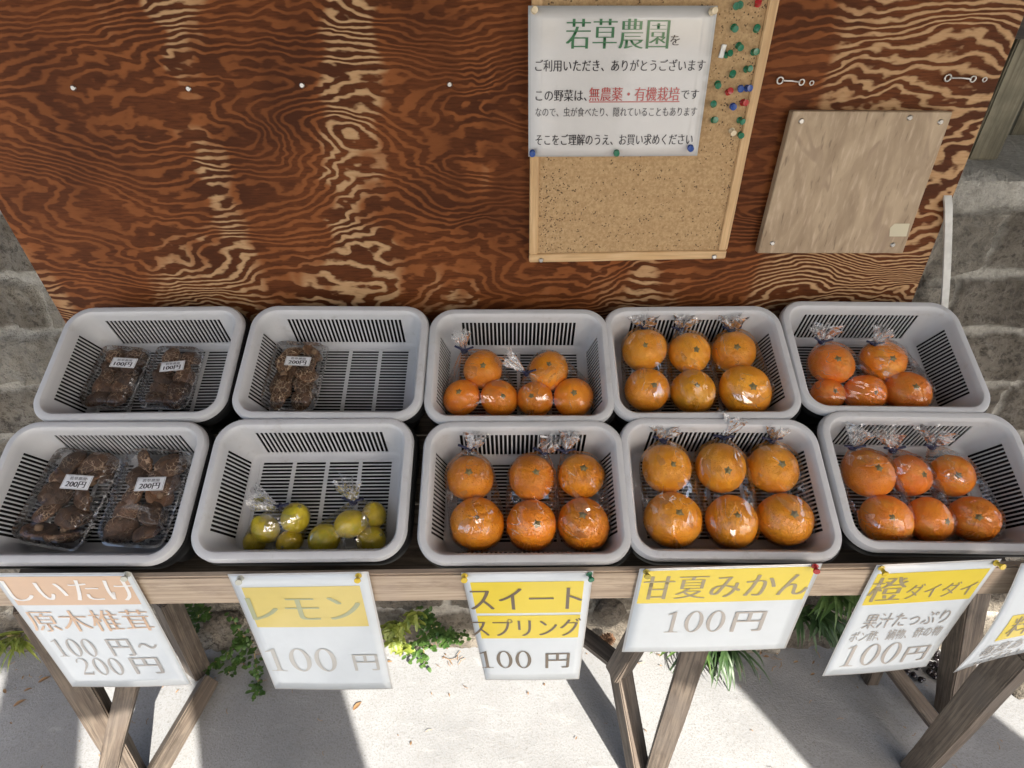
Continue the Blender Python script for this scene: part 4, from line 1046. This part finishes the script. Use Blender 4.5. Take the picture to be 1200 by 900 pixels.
def pack(bk, cpx, W, L, H, rot, label, group, price, lab_px, kind, seed):
    nb = LIFT[bk[0]]
    C = onS(cpx[0], cpx[1], nb + FLOOR + H * .5) - EN * (H * .5 - .001)
    M = Matrix.Translation(C) @ SLOPE_M @ Matrix.Rotation(R(rot), 4, 'Z')
    root = empty('mushroom_pack', M, label, 'pack', 'clear packs of shiitake mushrooms')
    rr = random.Random(seed)
    def shell(a0, a1, z0, z1, cap_at, flange, ribs=.0016, crown=0):
        """open ridged box: half sizes grow from a0 at z0 to a1 at z1"""
        bm = bmesh.new(); N = 200; rings = []
        def outline(t, ax, ay, rad, rib):
            # superellipse-like rounded rectangle
            ang = 2 * math.pi * t; c_, s_ = math.cos(ang), math.sin(ang); p_ = 9
            k = (abs(c_ / ax) ** p_ + abs(s_ / ay) ** p_) ** (-1 / p_)
            x_, y_ = c_ * k, s_ * k
            return x_, y_
        # walk by arclength for even ribs
        base = [outline(i / 2000, 1 * W / 2, 1 * L / 2, 0, 0) for i in range(2001)]
        acc = [0]
        for p, q in zip(base, base[1:]): acc.append(acc[-1] + math.dist(p, q))
        import bisect
        ts = []
        for i in range(N):
            k = bisect.bisect_left(acc, acc[-1] * i / N); ts.append(k / 2000)
        levels = 5
        for j in range(levels + 1):
            f = j / levels; k = a0 + (a1 - a0) * f; z = z0 + (z1 - z0) * f; ring = []
            for i, t_ in enumerate(ts):
                x_, y_ = outline(t_, W / 2 * k, L / 2 * (1 - (1 - k) * W / L), 0, 0)
                rb = ribs * (1 if i % 4 < 2 else -1) * (1 if 0 < j < levels else 0)
                l = math.hypot(x_, y_); ring.append(bm.verts.new((x_ * (1 + rb / l), y_ * (1 + rb / l), z)))
            rings.append(ring)
        for A, B in zip(rings, rings[1:]):
            for i in range(N): bm.faces.new((A[i], B[i], B[(i + 1) % N], A[(i + 1) % N]))
        # flange
        fl = rings[0] if flange == 0 else rings[-1]
        out = [bm.verts.new((v.co.x * 1.07, v.co.y * 1.05, v.co.z)) for v in fl]
        for i in range(N): bm.faces.new((fl[i], out[i], out[(i + 1) % N], fl[(i + 1) % N]))
        # cap: concentric rings
        cr = rings[0] if cap_at == 0 else rings[-1]; prev = cr
        for m_ in range(1, 9):
            f = 1 - m_ / 9; z_ = cr[0].co.z + crown * (1 - f * f) + (.0015 * (1 if m_ % 2 else 0) if m_ < 3 else 0)
            cur = [bm.verts.new((v.co.x * f, v.co.y * f, z_ + .0012 * mn.noise(Vector((v.co.x * f * 60, v.co.y * f * 60, seed))))) for v in cr]
            for i in range(N): bm.faces.new((prev[i], cur[i], cur[(i + 1) % N], prev[(i + 1) % N]))
            prev = cur
        bm.faces.new(prev)
        bmesh.ops.recalc_face_normals(bm, faces=bm.faces)
        for f_ in bm.faces:
            c_ = f_.calc_center_median()
            if min(z0, z1) + .0012 < c_.z < max(z0, z1) - .0012 or max(abs(c_.x) / (W / 2), abs(c_.y) / (L / 2)) > .93: f_.material_index = 1
        return bm_mesh(bm, 'shell', True, 50)
    mesh_obj('pack_tray', shell(.84, .97, .0, H * .5, 0, 1), (MAT['packfilm'], MAT['packedge']), root, M)
    mesh_obj('pack_lid', shell(.965, .90, H * .5 + .0008, H, 1, 0, .0016, .003), (MAT['packfilm'], MAT['packedge']), root, M)
    # mushrooms
    cols, rows = 2, 5; cw, cl = W * .84 / cols, L * .88 / rows
    for i in range(cols):
        for j in range(rows):
            x_ = -W * .42 + cw * (i + .5) + rr.uniform(-.05, .05) * cw; y_ = -L * .44 + cl * (j + .5) + rr.uniform(-.08, .08) * cl
            r_ = max(cw, cl) * rr.uniform(.46, .60)
            tilt = Matrix.Rotation(rr.uniform(-.75, .75) + (2.7 if rr.random() < .07 else 0), 4, 'X') @ Matrix.Rotation(rr.uniform(-.75, .75), 4, 'Y') @ Matrix.Rotation(rr.uniform(0, 6), 4, 'Z')
            z_ = max(.014, H - r_ * .60 - .003 - rr.uniform(0, .008))
            MM = M @ Matrix.Translation((x_, y_, z_)) @ tilt @ Matrix.Diagonal((r_ * 1.04, r_ * .98, r_ * 1.0, 1))
            o = mesh_obj('mushroom', rr.choice(CAPS[kind]), None, None, MM)
            tag(o, ('pale cracked' if kind == 'cracked' else 'brown') + ' shiitake mushroom in ' + group, 'mushroom', 'shiitake mushrooms in ' + group)
            mesh_obj('stalk', STALK, None, o, MM)
    # price label on the lid
    lp = onS(lab_px[0], lab_px[1], nb + FLOOR + H + .004); lw, lh = lab_px[2], lab_px[3]
    ML = Matrix.Translation(lp) @ SLOPE_M @ Matrix.Rotation(R(lab_px[4]), 4, 'Z') @ Matrix.Rotation(R(-3), 4, 'X')
    stk = mesh_obj('price_label', bm_mesh(box_bm(lw, lh, .0006, .0002), 'price_label', True, 30), MAT['sticker'], root, ML)
    # printed frame and two lines
    bm = bmesh.new()
    for sx_, sy_, cx_, cy_ in ((lw * .94, .0006, 0, lh * .45), (lw * .94, .0006, 0, -lh * .45), (.0006, lh * .87, lw * .468, 0), (.0006, lh * .87, -lw * .468, 0)):
        box_bm(sx_, sy_, .0002, 0, cx_, cy_, .0005, bm)
    mesh_obj('printed_frame', bm_mesh(bm, 'printed_frame', False), MAT['ink_grey'], stk, ML)
    for body, x0, x1, y0, y1, ink, br in (('若草農園', -.30, .30, .14, .36, 'darkgrey', .01), (price, -.36, .36, -.38, .06, 'black', .03)):
        bm, (a, b, c, d) = letter_verts(body, br, 0)
        for v in bm.verts:
            v.co = Vector(((x0 + (x1 - x0) * (v.co.x - a) / (b - a)) * lw, (y0 + (y1 - y0) * (v.co.y - c) / (d - c)) * lh, .0006 + v.co.z * .3))
        mesh_obj('lettering', bm_mesh(bm, 'lettering', False), MAT['ink_' + ink], stk, ML)
pack('c1', (138, 443), .098, .140, .040, -5, 'left one of the two small mushroom packs labelled 100 yen', 'the left 100 yen pack', '100円', (145, 425, .052, .023, -4), 'shiitake', 1)
pack('c1', (203, 443), .096, .140, .040, -2, 'right one of the two small mushroom packs labelled 100 yen', 'the right 100 yen pack', '100円', (202, 429, .048, .023, 6), 'shiitake', 2)
pack('c2', (347, 441), .112, .152, .045, -3, 'lone mushroom pack labelled 200 yen in the back row', 'the lone back row pack', '200円', (349, 423, .052, .022, -3), 'cracked', 3)
pack('f1', (84, 583), .122, .180, .052, -9, 'left one of the two large mushroom packs labelled 200 yen in the front row', 'the left front row pack', '200円', (90, 565, .052, .027, -4), 'shiitake', 4)
pack('f1', (174, 582), .114, .180, .052, -3, 'right one of the two large mushroom packs labelled 200 yen in the front row', 'the right front row pack', '200円', (176, 567, .052, .026, 2), 'shiitake', 5)

# ------------------------------------------------------------------ white strap on the ledge
a = onY(1112, 236, 1.09); b = onY(1103, 385, 1.085)
pts = [a + Vector((-.002, .10, .012)), a + Vector((0, .05, .016)), a + Vector((.001, .015, .012)), a + Vector((.001, .0, -.006))]
n_ = 14
pts += [a.lerp(b, (k + 1) / n_) + Vector((.004 * math.sin(k / n_ * 3), 0, 0)) for k in range(n_)]
bm = bmesh.new(); rows = []
for i, p in enumerate(pts):
    t_ = (pts[min(i + 1, len(pts) - 1)] - pts[max(i - 1, 0)]).normalized(); s_ = Vector((1, 0, 0)); n2 = t_.cross(s_).normalized()
    rows.append([bm.verts.new(p + s_ * x + n2 * y) for x, y in ((-.0075, -.002), (.0075, -.002), (.0075, .002), (-.0075, .002))])
for A, B in zip(rows, rows[1:]):
    for k in range(4): bm.faces.new((A[k], A[(k + 1) % 4], B[(k + 1) % 4], B[k]))
bm.faces.new(rows[0][::-1]); bm.faces.new(rows[-1]); bmesh.ops.recalc_face_normals(bm, faces=bm.faces)
tag(mesh_obj('hanging_strap', bm_mesh(bm, 'hanging_strap', True, 40), MAT['whitestrap']), 'narrow white strap hanging over the stone ledge right of the plywood', 'strap')

# ------------------------------------------------------------------ plants at the foot of the wall
def leaf(bm, base, d, L, W, droop=.5, segs=7, fold=.25, round_=False):
    d = Vector(d).normalized(); side = d.cross(Vector((0, 0, 1)))
    if side.length < .1: side = Vector((1, 0, 0))
    side.normalize(); p = Vector(base); prev = None; dirv = d.copy()
    for i in range(segs + 1):
        t_ = i / segs
        w = W * (math.sin(math.pi * min(1, t_ * .9 + .12)) ** (.5 if round_ else 1)) if i < segs else W * .03
        up = side.cross(dirv).normalized()
        row = [bm.verts.new(p - side * w + up * w * fold), bm.verts.new(p), bm.verts.new(p + side * w + up * w * fold)]
        if prev:
            for k in range(2): bm.faces.new((prev[k], prev[k + 1], row[k + 1], row[k]))
        prev = row; dirv = (dirv + Vector((0, 0, -droop / segs))).normalized(); p = p + dirv * (L / segs)
def wall_pt(px, py):
    """first hit on the wall face or the ground, as seen from the camera"""
    y = 1.0; p = onY(px, py, y)
    for _ in range(4): p = onY(px, py, wall_y(max(0, p.z)) - .02)
    g = onZ(px, py, 0.004)
    return g if g.y < p.y else p
def strap_plant(pxs, name, label, mat, L, W, n, seed, droop=1.3, group=None):
    rr = random.Random(seed); base = wall_pt(*pxs); root = empty(name, base, label, 'plant', group)
    bm = bmesh.new()
    for k in range(n):
        a = rr.uniform(-2.7, -.4); b = base + Vector((rr.uniform(-.05, .05), rr.uniform(-.012, .01), rr.uniform(-.01, .02)))
        leaf(bm, b, (math.cos(a), math.sin(a) * .8, rr.uniform(.35, 1.2)), L * rr.uniform(.6, 1.2), W * rr.uniform(.7, 1.2), droop * rr.uniform(.8, 1.5), 9)
    mesh_obj('leaves', bm_mesh(bm, 'leaves'), mat, root)
    bm = tube([base + Vector((0, .02, -.02)), base + Vector((0, 0, .02))], [.012, .006], 8); mesh_obj('stem', bm_mesh(bm, 'stem'), MAT['stemdry'], root)
def creeper(paths, name, label, mat, seed, lw=.010, dens=9, group=None):
    rr = random.Random(seed); bm = bmesh.new(); bs = bmesh.new(); base = wall_pt(*paths[0][0]); root = empty(name, base, label, 'plant', group)
    for path in paths:
        pts = [wall_pt(*p) + Vector((0, -.012, .006)) for p in path]
        tube(pts, .0016, 5, bs)
        for A, B in zip(pts, pts[1:]):
            for k in range(dens):
                q = A.lerp(B, rr.random()) + Vector((rr.uniform(-.015, .015), rr.uniform(-.02, .004), rr.uniform(-.008, .014)))
                a = rr.uniform(0, 6.28)
                leaf(bm, q, (math.cos(a), math.sin(a) - .5, rr.uniform(-.1, .9)), lw * rr.uniform(1.2, 2.6), lw * rr.uniform(.5, 1.0), rr.uniform(.2, 1), 5, .2, True)
    mesh_obj('leaves', bm_mesh(bm, 'leaves'), mat, root); mesh_obj('stem', bm_mesh(bs, 'stem'), MAT['stemdry'], root)
strap_plant((14, 748), 'grass_tuft', 'yellow green grass tuft at the far left foot of the wall', MAT['leaf_yellow'], .10, .004, 46, 3)
creeper([[(222, 708), (236, 718), (232, 735)], [(215, 700), (240, 705), (250, 716)]], 'creeping_plant', 'small leafy plant beside the top of the left rear leg', MAT['leaf_green'], 4, .007, 24)
creeper([[(282, 745), (268, 765), (245, 778)], [(285, 740), (300, 758), (305, 795), (306, 808)], [(288, 748), (285, 770), (270, 785)], [(275, 720), (285, 740), (300, 750)]], 'creeping_plant', 'trailing dark green creeper with round leaves left of the lemon sign', MAT['leaf_green'], 5, .0068, 26)
def rosette():
    rr = random.Random(11); base = wall_pt(472, 735); root = empty('succulent', base, 'sunlit yellow green succulent between the lemon sign and the two band sign', 'plant')
    bm = bmesh.new()
    for c, n_, L in (((470, 728), 30, .05), ((464, 742), 26, .045), ((486, 716), 24, .045), ((475, 752), 20, .04), ((458, 728), 16, .04)):
        b = wall_pt(*c) + Vector((0, -.02, .01))
        for k in range(n_):
            a = rr.uniform(0, 6.28); leaf(bm, b + Vector((rr.uniform(-.012, .012), rr.uniform(-.015, .01), rr.uniform(-.012, .012))), (math.cos(a), -.55 + .35 * math.sin(a), math.sin(a) * .7 + .25), L * rr.uniform(.35, .95), .0062 * rr.uniform(.7, 1.2), rr.uniform(.3, 1.2), 6, .4, True)
    mesh_obj('leaves', bm_mesh(bm, 'leaves'), MAT['leaf_yellow'], root)
    mesh_obj('stem', bm_mesh(tube([base + Vector((0, .02, -.02)), base + Vector((0, -.015, .02))], .008, 8), 'stem'), MAT['stemdry'], root)
rosette()
creeper([[(498, 712), (510, 728), (520, 742), (532, 745)], [(500, 735), (497, 755), (499, 775)], [(505, 715), (495, 740), (480, 765)], [(515, 735), (530, 738), (545, 742)], [(500, 715), (508, 735), (512, 752)]], 'creeping_plant', 'sunlit creeper with small green leaves right of the yellow succulent', MAT['leaf_green'], 6, .007, 26)
strap_plant((838, 752), 'strap_leaf_plant', 'strap leaved green plant hanging below the wide sign', MAT['leaf_dark'], .15, .0045, 50, 7, 1.7)
strap_plant((800, 756), 'strap_leaf_plant', 'small strap leaved plant left of the middle front leg', MAT['leaf_strap'], .10, .006, 12, 17, 1.4)
strap_plant((945, 716), 'fern', 'dark leafy fern between the wide sign and the next sign', MAT['leaf_dark'], .13, .006, 40, 8, 1.6)
strap_plant((985, 694), 'fern', 'brighter arching fern just below the beam between the two right signs', MAT['leaf_strap'], .12, .006, 34, 9, 1.5)
creeper([[(960, 735), (975, 742), (990, 748)], [(955, 728), (985, 735), (1000, 742)]], 'creeping_plant', 'dark low creeper at the wall foot beneath the ferns', MAT['leaf_dark'], 10, .012, 18)

def rock(px, py, s, name, label, seed, mat, cat='rock', sink=.3):
    p = wall_pt(px, py); bm = bmesh.new(); bmesh.ops.create_icosphere(bm, subdivisions=4, radius=1)
    for v in bm.verts:
        d = v.co.copy(); v.co *= 1 + .28 * mn.noise(d * 1.3 + Vector((seed, 0, 0))) + .14 * mn.noise(d * 3.2 + Vector((seed, 1, 0))) + .05 * mn.noise(d * 9)
        v.co = Vector((v.co.x * s[0], v.co.y * s[1], v.co.z * s[2]))
    tag(mesh_obj(name, bm_mesh(bm, name), mat, None, Matrix.Translation(p)), label, cat)
rock(714, 716, (.042, .032, .05), 'rock', 'pale sunlit rock at the wall foot between the two band sign and the wide sign', 2, MAT['stone'])
rock(262, 728, (.05, .03, .035), 'rock', 'pale pitted rock at the wall foot behind the left trestle', 5, MAT['stone'])
rock(1195, 800, (.05, .06, .05), 'rock', 'grey rock by the right leaning leg', 8, MAT['stone'])
def pine_cone():
    p = wall_pt(707, 748) + Vector((0, -.02, .018)); bm = bmesh.new(); rr = random.Random(2)
    for k in range(90):
        t_ = k / 90; a = k * 2.39996; r = .019 * math.sin(math.pi * (.12 + .8 * t_)) ; z = -.02 + .045 * t_
        leaf(bm, (math.cos(a) * r * .5, math.sin(a) * r * .5, z), (math.cos(a), math.sin(a), .45), .013, .0045, .1, 3, .3, True)
    tag(mesh_obj('pine_cone', bm_mesh(bm, 'pine_cone'), MAT['cone'], None, Matrix.Translation(p) @ Matrix.Rotation(.9, 4, 'Y')), 'open brown pine cone lying below the pale sunlit rock', 'pine cone')
pine_cone()
bm = bmesh.new(); rr = random.Random(5)
for k in range(150):
    px, py = rr.uniform(1052, 1118), rr.uniform(738, 800); p = wall_pt(px, py)
    if p.z < .02 and py > 792: continue
    q = bmesh.ops.create_uvsphere(bm, u_segments=10, v_segments=7, radius=1)['verts']; s_ = rr.uniform(.006, .011)
    bmesh.ops.transform(bm, matrix=Matrix.Translation(p + Vector((0, -.01 - rr.random() * .01, s_ * .6))) @ Matrix.Rotation(rr.uniform(0, 3), 4, 'Z') @ Matrix.Rotation(rr.uniform(-.7, .7), 4, 'X') @ Matrix.Diagonal((s_, s_ * .75, s_ * .6, 1)), verts=q)
tag(mesh_obj('pebbles', bm_mesh(bm, 'pebbles'), MAT['pebble']), 'heap of glossy dark pebbles at the wall foot by the right rear leg', 'pebbles', kind='stuff')
def dry_leaf(px, py, L, a, seed, label):
    p = onZ(px, py, .006); bm = bmesh.new(); leaf(bm, (0, 0, 0), (math.cos(a), math.sin(a), .25), L, L * .2, .5, 6, .4)
    tag(mesh_obj('dry_leaf', bm_mesh(bm, 'dry_leaf'), MAT['leaf_dry'], None, Matrix.Translation(p)), label, 'leaf', 'dry leaves on the concrete')
for i, (px, py, L, a, lab) in enumerate(((414, 832, .03, .9, 'curled dry leaf on the sunlit concrete below the lemon sign'), (45, 800, .03, .7, 'uppermost dry leaf on the shaded concrete left of the left trestle'), (28, 810, .02, .5, 'small dry leaf between its neighbours left of the left trestle'), (16, 828, .03, .8, 'lowest dry leaf near the left edge of the concrete'), (7, 812, .02, 2.5, 'greenish brown dry leaf nearest the left edge'), (434, 806, .006, .3, 'tiny dark speck of dry leaf just below the lemon sign corner'))):
    dry_leaf(px, py, L, a, i, lab)

# small litter and grit along the wall foot and over the concrete
bm = bmesh.new(); rr = random.Random(21)
for k in range(260):
    x = rr.uniform(-1.7, 1.7); y = (.985 - abs(rr.gauss(0, .05))) if rr.random() < .6 else rr.uniform(.55, .97)
    sz = rr.uniform(.002, .008) if y > .9 else rr.uniform(.0012, .005)
    b0 = Vector((x, y, .007)); a = rr.uniform(0, 6.28)
    if rr.random() < .55: leaf(bm, b0, (math.cos(a), math.sin(a), rr.uniform(0, .5)), sz * 2.4, sz * rr.uniform(.3, .6), .6, 4, .3)
    else: tube([b0, b0 + Vector((math.cos(a), math.sin(a), .15)) * sz * 2, b0 + Vector((math.cos(a + .3), math.sin(a + .3), .1)) * sz * 4], sz * .13 + .0003, 4, bm)
tag(mesh_obj('leaf_litter', bm_mesh(bm, 'leaf_litter', False), MAT['leaf_dry']), 'scattered bits of dry leaf and twig along the wall foot on the concrete', 'litter', kind='stuff')
